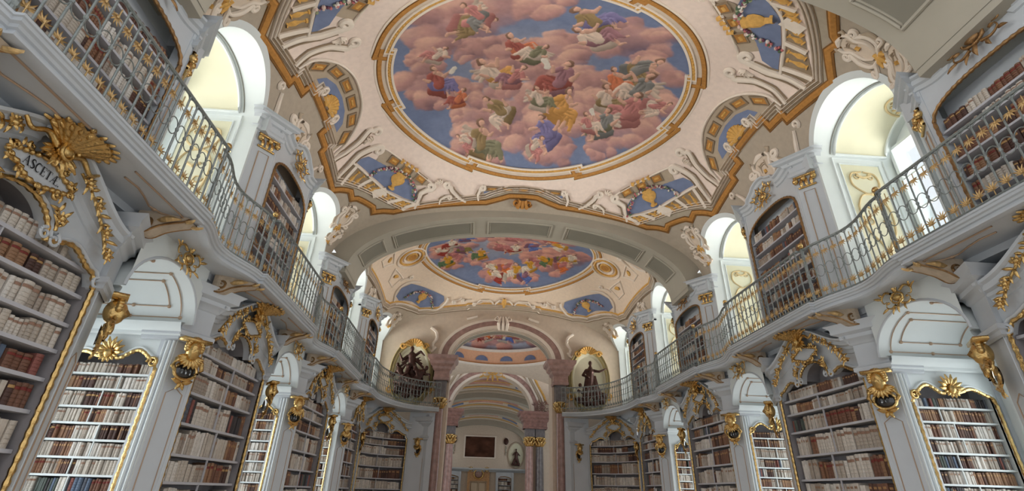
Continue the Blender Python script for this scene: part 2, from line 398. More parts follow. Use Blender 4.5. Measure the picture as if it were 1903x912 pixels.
        for e in (-1, 1):
            lg = MB()
            prof = [(0, 3.48), (0.03, 3.50), (0.03, 3.54), (0.06, 3.57), (0.09, 3.62), (0.10, 3.67), (0.0, 3.69)]
            lg.grid([[fr(e*(LHW-a), d, z) for a, z in prof] for d in (5.36, D_OUT)])
            lg.build('niche_ledge', STUCCO, wl, smooth=True)
        gl = MB()
        def onv(t, d, off=0.012): return fr((LHW-off)*math.cos(t), d, LSP+(LRY-off)*math.sin(t))
        for (t0, t1, d0, d1) in ((0.16, 1.28, 5.45, 6.85), (0.42, 1.05, 5.62, 6.62)):
            for m2 in (0, 1):
                q = [t0, t1] if not m2 else [PI-t0, PI-t1]
                pth = [onv(q[0], d) for d in np.linspace(d0, d1, 7)]+[onv(v, d1) for v in np.linspace(q[0], q[1], 8)][1:]+[onv(q[1], d) for d in np.linspace(d1, d0, 7)][1:]+[onv(v, d0) for v in np.linspace(q[1], q[0], 8)][1:-1]
                gl.tube(pth, 0.008, 5, True)
                for v, d in ((q[0], d0), (q[0], d1), (q[1], d0), (q[1], d1), (q[0], (d0+d1)/2)): gl.ell(onv(v, d), 0.028, 0.028, 0.028, 6, 4)
        gl.build('gilt_fillet', LINE, wl, smooth=True)
        window('w', sg, y, 0.8, 3.4, 0.6, False, (2, 4))
        # gilded cartouche on the crown of the arch
        c = MB(); ct = (0, 4.37); rocaille(c, fr, (0, 4.37), 5.17, 0.30)
        nm = ordn(i)
        tag(c.build('gilded_cartouche', GILT, smooth='all', root=fr(0, 5.2, ct[1])), 'gilded leaf cartouche on arch of %s %s window niche below gallery' % (nm, side), 'ornament', 'cartouches on the niche arches')
# ------------------------------------------------------------------ ribs between the vault bays
RIBS = [(4.0, 0.65), (13.5, 0.66)]
def rib_pt(t, inset=0.0): return ((4.92-inset)*math.cos(t), 7.12+(1.97-inset)*math.sin(t))
rib_objs = []
for ri, (ry, rh) in enumerate(RIBS):
    r = MB(); T = np.linspace(0, PI, 60)
    def rp(t, o, y): x, z = rib_pt(t, o); return (x, y, z)
    r.grid([[(rib_pt(t)[0]*1.12, ry-rh, rib_pt(t)[1]+0.75), rp(t, 0, ry-rh), rp(t, 0, ry+rh), (rib_pt(t)[0]*1.12, ry+rh, rib_pt(t)[1]+0.75)] for t in T])
    ro = r.build('trim_%d' % (ri+1), GREYP, kind='structure', smooth=True)
    panels = [(0.09*PI, 0.185*PI), (0.215*PI, 0.405*PI), (0.435*PI, 0.565*PI), (0.595*PI, 0.785*PI), (0.815*PI, 0.91*PI)]
    for (a, b) in panels:
        tt = np.linspace(a, b, 16); q = 0.40
        m = MB(); rows = []
        loop = [(t, -q) for t in tt]+[(b, v) for v in np.linspace(-q, q, 5)[1:]]+[(t, q) for t in tt[::-1]][1:]+[(a, v) for v in np.linspace(q, -q, 5)[1:-1]]
        m.tube([rp(t, 0.012, ry+v) for t, v in loop], 0.03, 6, True)
        loop2 = [(a+(t-a)*0.94+(b-a)*0.03, v*0.87) for t, v in loop]
        m.tube([rp(t, 0.006, ry+v) for t, v in loop2], 0.018, 5, True)
        m.build('panel_moulding', GREYP, ro, smooth=True)
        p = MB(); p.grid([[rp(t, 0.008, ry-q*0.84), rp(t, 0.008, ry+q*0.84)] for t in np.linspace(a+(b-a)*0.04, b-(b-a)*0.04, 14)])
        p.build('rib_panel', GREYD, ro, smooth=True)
    # pilaster strips that carry the rib
    for sg in (1, -1):
        MB().box(4.93, 5.5, ry-rh+0.015, ry+rh-0.015, 7.0, 7.58, lambda a, b, c: (sg*a, b, c)).build('rib_foot', GREYP, ro)
# ------------------------------------------------------------------ vault shells
CEIL = []
def poly_in(poly, x, y):
    P = np.array(poly); ins = np.zeros(x.shape, bool); j = len(P)-1
    for i in range(len(P)):
        c = ((P[i, 1] > y) != (P[j, 1] > y)) & (x < (P[j, 0]-P[i, 0])*(y-P[i, 1])/(P[j, 1]-P[i, 1]+1e-12)+P[i, 0]); ins ^= c; j = i
    return ins
def full_loop(q):                                      # quarter path from mid-side (x, 0) to mid-end (0, s) -> closed loop
    q = [np.array(p, float) for p in q]
    a = list(q); b = [p*[-1, 1] for p in q[::-1]]; c = [p*[-1, -1] for p in q]; d = [p*[1, -1] for p in q[::-1]]
    out = []
    for seg in (a, b, c, d):
        for p in seg:
            if not out or np.linalg.norm(out[-1]-p) > 1e-6: out.append(p)
    if np.linalg.norm(out[0]-out[-1]) < 1e-6: out.pop()
    return out
def shell(bay, inner, c_in, c_out, nm, outer=None, c_mid=None):
    yc, hl = BAYS[bay]; nt, ns = 170, 150
    th = np.linspace(-PI/2, PI/2, nt); x = AX*np.sign(th)*np.sin(np.abs(th))**0.92; s = np.linspace(-hl, hl, ns)
    X, S = np.meshgrid(x, s, indexing='ij'); Z = vz(X, S, hl)
    V = np.stack([X, S+yc, Z], -1).reshape(-1, 3)
    idx = np.arange(nt*ns).reshape(nt, ns)
    Q = np.stack([idx[:-1, :-1], idx[:-1, 1:], idx[1:, 1:], idx[1:, :-1]], -1).reshape(-1, 4)
    cen = V[Q].mean(1); keep = np.ones(len(Q), bool)
    for y in UP_NICHES:
        dy = np.abs(cen[:, 1]-y); zt = NSP+(NRY+0.055)*np.sqrt(np.maximum(1-(dy/(NR+0.055))**2, 0))
        keep &= ~((dy < NR+0.055) & (cen[:, 2] < zt) & (np.abs(cen[:, 0]) > 4.2))
    Q = Q[keep]; cen = cen[keep]
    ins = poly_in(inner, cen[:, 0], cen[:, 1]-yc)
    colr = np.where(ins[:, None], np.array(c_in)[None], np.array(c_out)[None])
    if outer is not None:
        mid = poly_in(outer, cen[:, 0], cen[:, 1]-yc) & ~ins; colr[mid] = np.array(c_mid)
    me = bpy.data.meshes.new(nm); me.vertices.add(len(V)); me.vertices.foreach_set('co', V.ravel())
    me.loops.add(len(Q)*4); me.loops.foreach_set('vertex_index', Q.ravel()); me.polygons.add(len(Q))
    me.polygons.foreach_set('loop_start', np.arange(len(Q))*4); me.polygons.foreach_set('use_smooth', np.ones(len(Q), bool)); me.update(calc_edges=True)
    at = me.color_attributes.new('Col', 'FLOAT_COLOR', 'CORNER')
    cc = np.ones((len(Q), 4, 4), np.float32); cc[:, :, :3] = colr[:, None, :]; at.data.foreach_set('color', cc.ravel())
    me.materials.append(PAINT); o = bpy.data.objects.new(nm, me); COL.objects.link(o); o['kind'] = 'structure'; ROOT[o.name] = (0, 0, 0)
    CEIL.append(o); return o
# ================================================================== painted ceiling
def vstrip(mb, path, prof, bay, closed=False, wf=None, step=0.07, inset=0.0):
    P2 = resample(path, step, closed); n = len(P2)
    P = np.array([vpt(p[0], p[1], bay) for p in P2]); N = np.array([vnorm(p[0], p[1], bay) for p in P2])
    rows = []
    for i in range(n):
        a = P[i]-P[i-1] if (i > 0 or closed) else P[1]-P[0]
        b = P[(i+1) % n]-P[i] if (i < n-1 or closed) else P[-1]-P[-2]
        l1 = np.cross(N[i], a); l2 = np.cross(N[i], b); l1 /= np.linalg.norm(l1)+1e-9; l2 /= np.linalg.norm(l2)+1e-9
        L = l1+l2; q = np.linalg.norm(L); L = L/q if q > 1e-6 else l1
        L = L/max(0.5, float(L@l1)); k = wf(i/(n-1)) if wf else 1.0
        rows.append([P[i]+L*o*k+N[i]*(h+inset) for o, h in prof])
    if closed: rows.append(rows[0])
    mb.grid(rows)
def vfill(mb, poly, h, bay, res=0.16):
    P = resample(poly, res, True); xs = [p[0] for p in P]; ss = [p[1] for p in P]
    ins = []
    gx, gs = np.meshgrid(np.arange(min(xs)+res/2, max(xs), res), np.arange(min(ss)+res/2, max(ss), res))
    m = poly_in(poly, gx.ravel(), gs.ravel())
    for x, s in zip(gx.ravel()[m], gs.ravel()[m]):
        if min((x-p[0])**2+(s-p[1])**2 for p in P) > (res*0.45)**2: ins.append((x, s))
    n = len(P); allp = [Vector((p[0], p[1])) for p in list(P)+ins]
    r = delaunay_2d_cdt(allp, [], [list(range(n))], 1, 1e-5)
    mb.add([vpt(v[0], v[1], bay)+vnorm(v[0], v[1], bay)*h for v in r[0]], [tuple(f) for f in r[2]])
def flat(w, h=0.02): return [(-w/2, 0.0), (-w/2, h), (w/2, h), (w/2, 0.0)]
def band(a, b, h=0.02): return [(a, 0.0), (a, h), (b, h), (b, 0.0)]
def bead(w, h): return [(-w/2, 0), (-w*0.36, h*0.72), (0, h), (w*0.36, h*0.72), (w/2, 0)]
QUADS = ((1, 1), (-1, 1), (-1, -1), (1, -1))
def q4(pts, sx, ss): return [(p[0]*sx, p[1]*ss) for p in pts]
def zs(s, z, bay, sg): return (sg*min(vault_d(BAYS[bay][0]+s, z, bay), AX-0.03), s)
def vscroll(mb, pts, w, bay, h=0.05, tap=True):
    vstrip(mb, pts, bead(w, h), bay, wf=(lambda t: 0.35+0.65*math.sin(PI*min(1, max(0, t*0.9+0.08)))) if tap else None, step=0.06, inset=0.012)
def scroll_s(c, ang, L, R, sgn):                        # S-shaped console: stem with a volute at its end
    ca, sa = math.cos(ang), math.sin(ang)
    pts = [(-L, 0.0), (-L*0.6, 0.10*sgn*L), (-L*0.2, 0.04*sgn*L)]+[(p[0], p[1]+R*sgn) for p in spiral((0, 0), R, 1.35, -PI/2*sgn, sgn, 22, 0.2)]
    return smoothp([(c[0]+p[0]*ca-p[1]*sa, c[1]+p[0]*sa+p[1]*ca) for p in pts], 3)
def cartouche(par, f, bay, sc=1.0):                     # white scrollwork shield; f maps local (u, v) to plan (x, s)
    a = MB(); b = MB(); g = MB(); h = MB()
    def P(pts): return [f(u*sc, v*sc) for u, v in pts]
    vfill(h, P([(-0.12, -0.5), (-0.26, -0.2), (-0.22, 0.2), (-0.30, 0.48), (-0.14, 0.66), (0.14, 0.66), (0.30, 0.48), (0.22, 0.2), (0.26, -0.2), (0.12, -0.5)]), 0.03, bay, 0.12)
    h.build('shield', CREAM, par, smooth=True)
    for e in (-1, 1):
        vscroll(a, P(smoothp([(e*0.10, -0.58), (e*0.40, -0.44), (e*0.50, -0.08), (e*0.38, 0.25)], 5)+spiral((e*0.48, 0.38), 0.14, 1.1, -PI/2-e*0.6, e, 14)), 0.13*sc, bay, 0.05)
        vscroll(a, P(smoothp([(e*0.30, 0.70), (e*0.34, 0.48), (e*0.24, 0.22), (e*0.28, -0.18), (e*0.12, -0.50)], 5)), 0.10*sc, bay, 0.06)
        vscroll(b, P(smoothp([(e*0.50, 0.1), (e*0.62, -0.2), (e*0.52, -0.5)], 5)), 0.12*sc, bay, 0.03)
        vscroll(a, P(smoothp([(e*0.02, -0.60), (e*0.26, -0.54), (e*0.46, -0.60)], 5)+spiral((e*0.54, -0.52), 0.09, 1.0, -PI/2, e, 10)), 0.09*sc, bay, 0.05)
        vscroll(b, P([(e*0.14, 0.5), (e*0.10, 0.3), (e*0.12, 0.1)]), 0.05*sc, bay, 0.045)
        vscroll(b, P([(e*0.34, 0.62), (e*0.42, 0.75), (e*0.36, 0.86)]), 0.10*sc, bay, 0.03)
        vscroll(g, P([(0, -0.5), (e*0.12, -0.62), (e*0.20, -0.78)]), 0.13*sc, bay, 0.05)
    vscroll(g, P([(0, -0.45), (0, -0.86)]), 0.14*sc, bay, 0.06); vscroll(g, P([(0, -0.02), (0, 0.14)]), 0.20*sc, bay, 0.07)
    vscroll(a, P([(-0.20, 0.70), (0, 0.78), (0.20, 0.70)]), 0.15*sc, bay, 0.06); vscroll(b, P([(-0.1, 0.42), (0, 0.46), (0.1, 0.42)]), 0.04*sc, bay, 0.045); vscroll(b, P([(-0.1, 0.34), (0, 0.38), (0.1, 0.34)]), 0.04*sc, bay, 0.045)
    a.build('white_scrollwork', CREAML, par, smooth=True); b.build('taupe_scrollwork', TAUPEL, par, smooth=True); g.build('gilt_leaf', OCHREL, par, smooth=True)
def urn(par, c, out, bay):                              # painted urn with a garland of flowers; out = direction of its foot
    t = (-out[1], out[0]); m = MB(); L = 0.50
    prof = [(0, .10), (0.04, .11), (0.07, .05), (0.13, .06), (0.18, .14), (0.27, .205), (0.36, .20), (0.41, .14), (0.45, .18), (0.5, .18), (0.5, .02)]
    rows = []
    for d, w in prof:
        row = []
        for q in (-1, -0.6, 0, 0.6, 1):
            x, s = c[0]+out[0]*(0.25-d)+t[0]*w*q, c[1]+out[1]*(0.25-d)+t[1]*w*q
            row.append(vpt(x, s, bay)+vnorm(x, s, bay)*(0.025+0.09*(1-q*q)))
        rows.append(row)
    m.grid(rows); u = m.build('painted_urn', OCHREL, par, smooth=True)
    fcol = [srgb(196, 120, 120), srgb(230, 222, 216), srgb(150, 160, 130), srgb(120, 76, 92), srgb(214, 190, 180), srgb(90, 110, 90)]
    f = MB()
    for e in (-1, 1):
        for i in range(54):
            k = i/53; x = c[0]-out[0]*(0.28-0.26*k**2*1.7)+t[0]*e*(0.05+0.75*k)+rnd.uniform(-.05, .05); s = c[1]-out[1]*(0.28-0.26*k**2*1.7)+t[1]*e*(0.05+0.75*k)+rnd.uniform(-.05, .05)
            f.col = rnd.choice(fcol); p = vpt(x, s, bay)+vnorm(x, s, bay)*0.05; r = rnd.uniform(0.018, 0.042); f.ell(p, r, r, r, 6, 4)
    f.build('flower_garland', PAINT, u, smooth=True)
def baluster(mb, a, b, bay, w):                         # from plan point a (foot) to b (head)
    a = np.array(a); b = np.array(b); d = b-a; t = np.array([-d[1], d[0]])/np.linalg.norm(d); rows = []
    for k, q in ((0, .9), (0.06, .9), (0.08, .45), (0.2, .8), (0.38, 1.0), (0.55, .6), (0.72, .35), (0.88, .45), (0.9, .85), (1, .85)):
        p = a+d*k; rows.append([vpt(*(p+t*w*q*e), bay)+vnorm(*p, bay)*(0.015+0.05*q*(1-e*e)) for e in (-1, -0.5, 0.5, 1)])
    mb.grid(rows)

# ---- bay one ------------------------------------------------------------
G1 = [(4.95, 0), (4.95, .62), (5.08, .62), (5.08, 1.08), (5.15, 1.08), (5.165, 2.48), (4.86, 2.92), (4.86, 3.18), (4.72, 3.28), (4.40, 3.70), (4.40, 3.88), (4.1, 3.95), (3.82, 4.05), (2.4, 4.05), (1.1, 4.03), (0.72, 3.93), (0.4, 3.83), (0, 3.82)]
W1 = [(4.80, 0), (4.80, .50), (4.92, .50), (4.92, 1.22), (5.01, 1.22), (5.03, 2.28), (4.70, 2.76), (4.36, 3.22), (3.95, 3.68), (3.52, 3.96), (2.2, 3.91), (1.15, 3.80), (0.85, 3.68), (0.45, 3.56), (0, 3.53)]
W1B = W1[:6]+[tuple(p) for p in smoothp([(5.03, 2.28), (4.74, 2.74), (4.36, 3.22), (3.95, 3.64), (3.52, 3.96)], 4)[1:]]+W1[10:]
GL1, WL1 = [[(p[0], max(-4.06, p[1]-0.12)) for p in full_loop(q)] for q in (G1, W1B)]
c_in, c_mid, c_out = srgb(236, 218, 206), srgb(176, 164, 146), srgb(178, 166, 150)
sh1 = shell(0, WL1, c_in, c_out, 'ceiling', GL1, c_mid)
def ring_path(a, b, jx, jy, dd, n=200):                 # oval with stepped cardinal segments
    out = []; prev = None
    for i in range(n):
        t = 2*PI*i/n; x, s = a*math.cos(t), b*math.sin(t)
        card = abs(s) < jy or abs(x) < jx
        if prev is not None and card != prev:
            q = 1-dd if not card else 1.0; out.append((x*q, s*q))
        q = 1-dd if card else 1.0
        out.append((x*q, s*q)); prev = card
    return out
RING1 = ring_path(3.56, 2.92, 1.62, 0.92, 0.028)
def part_strip(nm, path, prof, m, par, bay, closed=True, sm=False, inset=0.0):
    b = MB(); vstrip(b, path, prof, bay, closed, inset=inset); return b.build(nm, m, par, smooth=sm)
def cornices(par, GL, WL, bay):
    part_strip('brown_edge', GL, band(0.0, 0.04, 0.02), BROWN, par, bay)
    part_strip('gilt_cornice', GL, [(-0.12, 0), (-0.12, 0.03), (-0.08, 0.05), (-0.01, 0.02), (0.0, 0.0)], OCHRE, par, bay)
    part_strip('brown_fillet', GL, band(-0.145, -0.12, 0.03), BROWN, par, bay)
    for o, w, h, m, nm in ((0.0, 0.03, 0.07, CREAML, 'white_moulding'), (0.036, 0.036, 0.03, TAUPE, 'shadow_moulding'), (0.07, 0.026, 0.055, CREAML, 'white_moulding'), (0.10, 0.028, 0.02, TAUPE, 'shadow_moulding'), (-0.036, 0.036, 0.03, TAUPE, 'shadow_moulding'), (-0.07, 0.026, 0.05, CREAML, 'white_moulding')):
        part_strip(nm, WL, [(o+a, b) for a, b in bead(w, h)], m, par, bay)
def oval_frame(par, RING, bay):
    for a, b, h, m, nm in ((-0.01, 0.045, 0.05, CREAML, 'white_bead'), (0.045, 0.12, 0.035, OCHREL, 'gilt_leaf_band'), (0.12, 0.15, 0.05, CREAML, 'white_bead'), (0.15, 0.26, 0.02, CREAM, 'cream_cavetto'), (0.26, 0.35, 0.04, OCHRE, 'gilt_band'), (0.35, 0.375, 0.03, BROWN, 'brown_fillet'), (0.375, 0.42, 0.03, CREAML, 'white_bead')):
        part_strip(nm, RING, band(a, b, h), m, par, bay)
    b = MB()                                            # egg-and-leaf beads on the gilt band
    P = resample(RING, 0.11, True)
    for i, p in enumerate(P):
        q = np.array(p); l = np.linalg.norm(q); x, s = q*(1+0.083/l); b.ell(vpt(x, s, bay)+vnorm(x, s, bay)*0.03, 0.035, 0.035, 0.02, 6, 4)
    b.build('leaf_beading', OCHREL, par, smooth=True, kind='stuff')
cornices(sh1, GL1, WL1, 0); oval_frame(sh1, RING1, 0)
def coffer(par, c, d, w, l, bay):                       # gilt panel in a frame; d = unit direction of its length
    d = np.array(d)/np.linalg.norm(d); t = np.array([-d[1], d[0]]); c = np.array(c)
    q = [c+d*l*a+t*w*b for a, b in ((-1, -1), (1, -1), (1, 1), (-1, 1))]
    b = MB(); vfill(b, q, 0.03, bay, 0.12); o = b.build('coffer', OCHRE, par)
    b = MB(); vstrip(b, q, [(-0.018, 0.02), (-0.018, 0.04), (0.0, 0.03), (0.0, 0.02)], bay, True, step=0.2); vstrip(b, q, [(0.0, 0.02), (0.0, 0.045), (0.02, 0.045), (0.02, 0.0)], bay, True, step=0.2)
    b.build('coffer_rim', TAUPE, o)
    b = MB(); vstrip(b, [c-d*l*0.5, c, c+d*l*0.5], bead(w*0.7, 0.02), bay, step=0.1, inset=0.03); b.build('rosette', OCHREL, o)
for sx, ss in QUADS:
    S_ = lambda pts: q4(pts, sx, ss)
    # diagonal opening: sky, coffered band, balustrade
    b = MB(); vfill(b, S_([(4.62, 2.0), (4.3, 2.06), (4.10, 2.30), (3.62, 2.82), (3.2, 3.20), (3.13, 3.45), (3.1, 3.76), (3.5, 3.56), (3.94, 3.22), (4.3, 2.66)]), 0.014, 0); b.build('sky_panel', SKYB, sh1)
    b = MB(); vfill(b, S_([(3.92, 2.02), (4.14, 2.26), (3.62, 2.84), (3.14, 3.26), (2.72, 3.32), (3.3, 2.74)]), 0.014, 0); b.build('coffer_band', TAUPEL, sh1)
    for c in ((3.70, 2.42), (3.38, 2.78), (3.02, 3.08)): coffer(sh1, (c[0]*sx, c[1]*ss), (-0.72*sx, 0.69*ss), 0.10, 0.14, 0)
    b = MB(); bo = [(4.66, 2.02), (4.34, 2.68), (3.97, 3.24), (3.52, 3.60), (3.08, 3.80)]; bi = [(5.06, 2.27), (4.70, 2.72), (4.34, 3.18), (3.93, 3.60), (3.5, 3.92)]
    vfill(b, S_(bo+bi[::-1]), 0.012, 0); b.build('balustrade_ground', TAUPE, sh1)
    b = MB(); vscroll(b, S_(smoothp(bo, 5)), 0.07, 0, 0.05, False); b.build('white_moulding', CREAML, sh1, smooth=True)
    bo3, bi3 = smoothp(bo, 8), smoothp(bi, 8); nb = len(bo3)
    for i in range(13):
        k = 0.05+0.9*i/12; j = min(nb-2, int(k*(nb-1))); fr_ = k*(nb-1)-j
        a = bi3[j]*(1-fr_)+bi3[j+1]*fr_; e = bo3[j]*(1-fr_)+bo3[j+1]*fr_; a2 = a+(e-a)*0.1; e2 = a+(e-a)*0.86
        if i in (0, 3, 9, 12) or i == 6:
            b = MB(); vstrip(b, S_([a, e]), flat(0.09 if i != 6 else 0.26, 0.05), 0); b.build('balustrade_pier', CREAML, sh1)
        else:
            b = MB(); baluster(b, *S_([a2, e2]), 0, 0.062); b.build('baluster', OCHREL, sh1, smooth=True)
    urn(sh1, (3.68*sx, 3.02*ss), np.array([0.7*sx, 0.71*ss]), 0)
    # rod and volutes between the oval and the openings
    b = MB(); vscroll(b, S_([(3.9, 1.98), (3.3, 2.68), (2.68, 3.28)]), 0.05, 0, 0.04, False)
    b.build('white_rod', CREAML, sh1, smooth=True)
    for path, c, r, a0, sg_, w in (([(5.02, 2.10), (4.78, 2.02), (4.5, 1.88), (4.22, 1.86)], (4.05, 1.98), 0.12, -1.2, -1, 0.17), ([(5.0, 1.52), (4.76, 1.58), (4.45, 1.50), (4.2, 1.30)], (4.02, 1.42), 0.11, -0.7, -1, 0.14),
                                   ([(3.22, 3.9), (3.10, 3.66), (3.02, 3.5), (2.86, 3.44)], (2.74, 3.34), 0.11, 0.8, 1, 0.15), ([(1.72, 3.84), (1.95, 3.70), (2.12, 3.52), (2.16, 3.42)], (2.26, 3.32), 0.09, 2.3, -1, 0.13), ([(1.34, 3.80), (1.36, 3.66), (1.30, 3.52)], (1.22, 3.44), 0.075, 0.6, 1, 0.11), ([(2.5, 3.86), (2.46, 3.74), (2.3, 3.66)], (2.2, 3.70), 0.06, -0.6, -1, 0.09)):
        P = smoothp(path+[(c[0]+r*math.cos(a0), c[1]+r*math.sin(a0))], 5)[:-1]+[np.array(p) for p in spiral(c, r, 1.15, a0, sg_, 18, 0.3)]
        c_ = MB(); vscroll(c_, S_(P), w, 0, 0.06); vo = c_.build('white_volute', CREAML, sh1, smooth=True)
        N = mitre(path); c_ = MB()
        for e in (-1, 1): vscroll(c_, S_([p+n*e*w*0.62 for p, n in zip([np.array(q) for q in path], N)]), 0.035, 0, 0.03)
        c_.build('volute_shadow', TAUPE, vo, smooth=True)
    for c in ((4.22, 1.64), (2.5, 3.30)):                # acanthus tufts between the volutes
        for v in range(5):
            c_ = MB(); an = v*0.5+0.6; vscroll(c_, S_([c, (c[0]-0.10*math.cos(an), c[1]-0.10*math.sin(an)), (c[0]-0.16*math.cos(an+.4), c[1]-0.16*math.sin(an+.4))]), 0.05, 0, 0.06); c_.build('acanthus_leaf', CREAML, sh1, smooth=True)
    for e in (-0.16, -0.05, 0.06, 0.17):
        c_ = MB(); vscroll(c_, S_([(3.26+e, 2.60-e*0.9), (3.33+e*1.2, 2.69-e*1.0)]), 0.10, 0, 0.06, False); c_.build('gilt_clasp', OCHREL, sh1, smooth=True)
    # corner cartouche beyond the cornice
    z0 = 7.95
    cartouche(sh1, lambda u, v: (sx*(4.98-0.10*v+u*0.42*0.8), ss*(3.50+v*0.30+u*0.55)) if False else (sx*min(5.38, 5.02-v*0.42-u*0.30), ss*min(4.02, 3.42-v*0.18+u*0.62)), 0, 0.72)
for sg in (1, -1):
    # lunette over the middle pier: arc moulding, coffers, shell
    b = MB(); arc = smoothp([(4.98, 1.42), (4.72, 1.34), (4.42, 0.98), (4.24, 0.5), (4.2, 0), (4.24, -0.5), (4.42, -0.98), (4.72, -1.34), (4.98, -1.42)], 5)
    vscroll(b, q4(arc, sg, 1), 0.06, 0, 0.05, False); b.build('white_moulding', CREAML, sh1, smooth=True)
    b = MB(); vfill(b, q4([(4.98, 1.3), (4.70, 1.30), (4.42, 0.94), (4.26, 0.5), (4.23, 0), (4.26, -0.5), (4.42, -0.94), (4.70, -1.30), (4.98, -1.3)], sg, 1), 0.010, 0); b.build('coffer_band', TAUPEL, sh1)
    b = MB(); vfill(b, q4([(4.82, 0.86), (4.68, 0.74), (4.58, 0.42), (4.55, 0), (4.58, -0.42), (4.68, -0.74), (4.82, -0.86)], sg, 1), 0.016, 0); b.build('sky_panel', SKYB, sh1)
    for s in (-1, 1):
        for c, d, l in (((4.41, 0.27), (0.05, 1), 0.18), ((4.50, 0.76), (0.25, 1), 0.16), ((4.72, 1.14), (0.6, 0.8), 0.14)): coffer(sh1, (c[0]*sg, c[1]*s), (d[0]*sg, d[1]*s), 0.075, l, 0)
    b = MB()
    for i in range(9):
        a = math.radians(-80+20*i); vscroll(b, q4([(4.84, math.sin(a)*0.06), (4.84-0.20*math.cos(a), math.sin(a)*0.34)], sg, 1), 0.11, 0, 0.06, False)
    b.build('painted_shell', OCHREL, sh1, smooth=True)
    for e in (-1, 1): b = MB(); vscroll(b, q4(spiral((4.80, e*0.44), 0.10, 1.4, 0, e, 16), sg, 1), 0.08, 0, 0.06); b.build('white_volute', CREAML, sh1, smooth=True)
    # scrollwork above the cabinet, between the window arches
    cartouche(sh1, lambda u, v: zs(u*0.95, 8.32+v*0.55, 0, sg), 0, 0.95)
    for e in (-1, 1):                                   # single scrolls beside the arches
        b = MB(); vscroll(b, [zs(e*(0.95+p[0]), p[1], 0, sg) for p in smoothp([(0.02, 7.9), (0.10, 8.2), (0.28, 8.5)], 5)], 0.10, 0, 0.06); vscroll(b, [zs(e*(1.02+q[0]), q[1], 0, sg) for q in spiral((0.34, 8.55), 0.09, 1.2, -PI/2, 1, 14)], 0.07, 0, 0.06)
        b.build('white_scroll', CREAML, sh1, smooth=True)
        cartouche(sh1, lambda u, v: zs(e*(3.62+0.28*v)+u*0.55, 7.85+v*0.55, 0, sg), 0, 0.62)
for ss in (1, -1):
    # end bay: coffers and a strip of sky under the raised cornice
    b = MB(); vfill(b, q4([(-1.28, 3.40), (1.28, 3.40), (1.22, 3.56), (-1.22, 3.56)], 1, ss), 0.012, 0); b.build('coffer_band', TAUPEL, sh1)
    b = MB(); vfill(b, q4([(-1.2, 3.54), (-0.6, 3.54), (-0.75, 3.60), (-1.15, 3.72)], 1, ss), 0.014, 0); vfill(b, q4([(1.2, 3.54), (0.6, 3.54), (0.75, 3.60), (1.15, 3.72)], 1, ss), 0.014, 0); b.build('sky_panel', SKYB, sh1)
    for x in (-0.95, -0.48, 0, 0.48, 0.95): coffer(sh1, (x, 3.47*ss), (1, 0), 0.045, 0.15, 0)
    b = MB(); c0 = 3.85
    for e in (-1, 0, 1): vscroll(b, q4([(e*0.06, c0-0.12), (e*0.14, c0+0.12)], 1, ss), 0.13, 0, 0.12, False)
    for e in (-1, 1): vscroll(b, q4(spiral((e*0.2, c0), 0.09, 1.2, 0, e, 14), 1, ss), 0.06, 0, 0.1)
    b.build('gilt_cartouche', OCHRE, sh1, smooth=True)

# ---- bay two ------------------------------------------------------------
G2 = [(5.22, 0), (5.22, 1.7), (5.12, 2.3), (4.78, 2.75), (4.40, 3.25), (3.95, 3.66), (3.3, 3.84), (1.7, 3.86), (1.6, 3.80), (0, 3.80)]
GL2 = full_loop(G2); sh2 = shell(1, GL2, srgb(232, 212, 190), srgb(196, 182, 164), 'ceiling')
for o, w, h, m, nm in ((0.0, 0.05, 0.08, CREAML, 'white_moulding'), (-0.09, 0.12, 0.05, TAUPEL, 'taupe_moulding'), (-0.18, 0.04, 0.07, CREAML, 'white_moulding'), (-0.25, 0.08, 0.04, OCHREL, 'ochre_moulding'), (0.06, 0.05, 0.05, TAUPE, 'shadow_moulding')):
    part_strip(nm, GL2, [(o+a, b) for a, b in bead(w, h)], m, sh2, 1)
RING2 = ring_path(3.42, 2.84, 1.25, 0.0, 0.03)
oval_frame(sh2, RING2, 1)
for sx, ss in QUADS:
    S_ = lambda pts: q4(pts, sx, ss)
    b = MB(); vfill(b, S_([(4.78, 2.1), (4.55, 1.85), (4.15, 1.92), (3.86, 2.2), (3.4, 2.62), (2.8, 3.1), (2.78, 3.35), (3.05, 3.58), (3.5, 3.5), (3.85, 3.42), (4.2, 2.95), (4.7, 2.5)]), 0.014, 1); b.build('sky_panel', SKYB, sh2)
    urn(sh2, (3.78*sx, 2.92*ss), np.array([0.7*sx, 0.71*ss]), 1)
    b = MB()
    for p in ([(4.88, 2.25), (4.72, 1.8), (4.3, 1.72), (3.8, 2.02)], [(2.6, 3.2), (2.7, 3.45), (3.1, 3.70), (3.6, 3.58), (3.95, 3.5)], [(4.0, 3.4), (4.4, 2.98), (4.85, 2.5)]): vscroll(b, S_(smoothp(p, 6)), 0.10, 1, 0.06, False)
    for p in (scroll_s((2.35, 3.38), 0.3, 0.4, 0.09, 1), scroll_s((1.9, 3.5), 0.3, 0.4, 0.08, -1), scroll_s((4.2, 1.55), 2.6, 0.4, 0.09, 1), scroll_s((1.4, 3.55), 0.1, 0.4, 0.07, 1)): c_ = MB(); vscroll(c_, S_(p), 0.10, 1, 0.06); c_.build('white_volute', CREAML, sh2, smooth=True)
    b.build('sky_panel_border', CREAML, sh2, smooth=True)
    cartouche(sh2, lambda u, v: (sx*min(5.38, 4.95-v*0.40-u*0.30), ss*min(3.86, 3.36-v*0.18+u*0.62)), 1, 0.75)
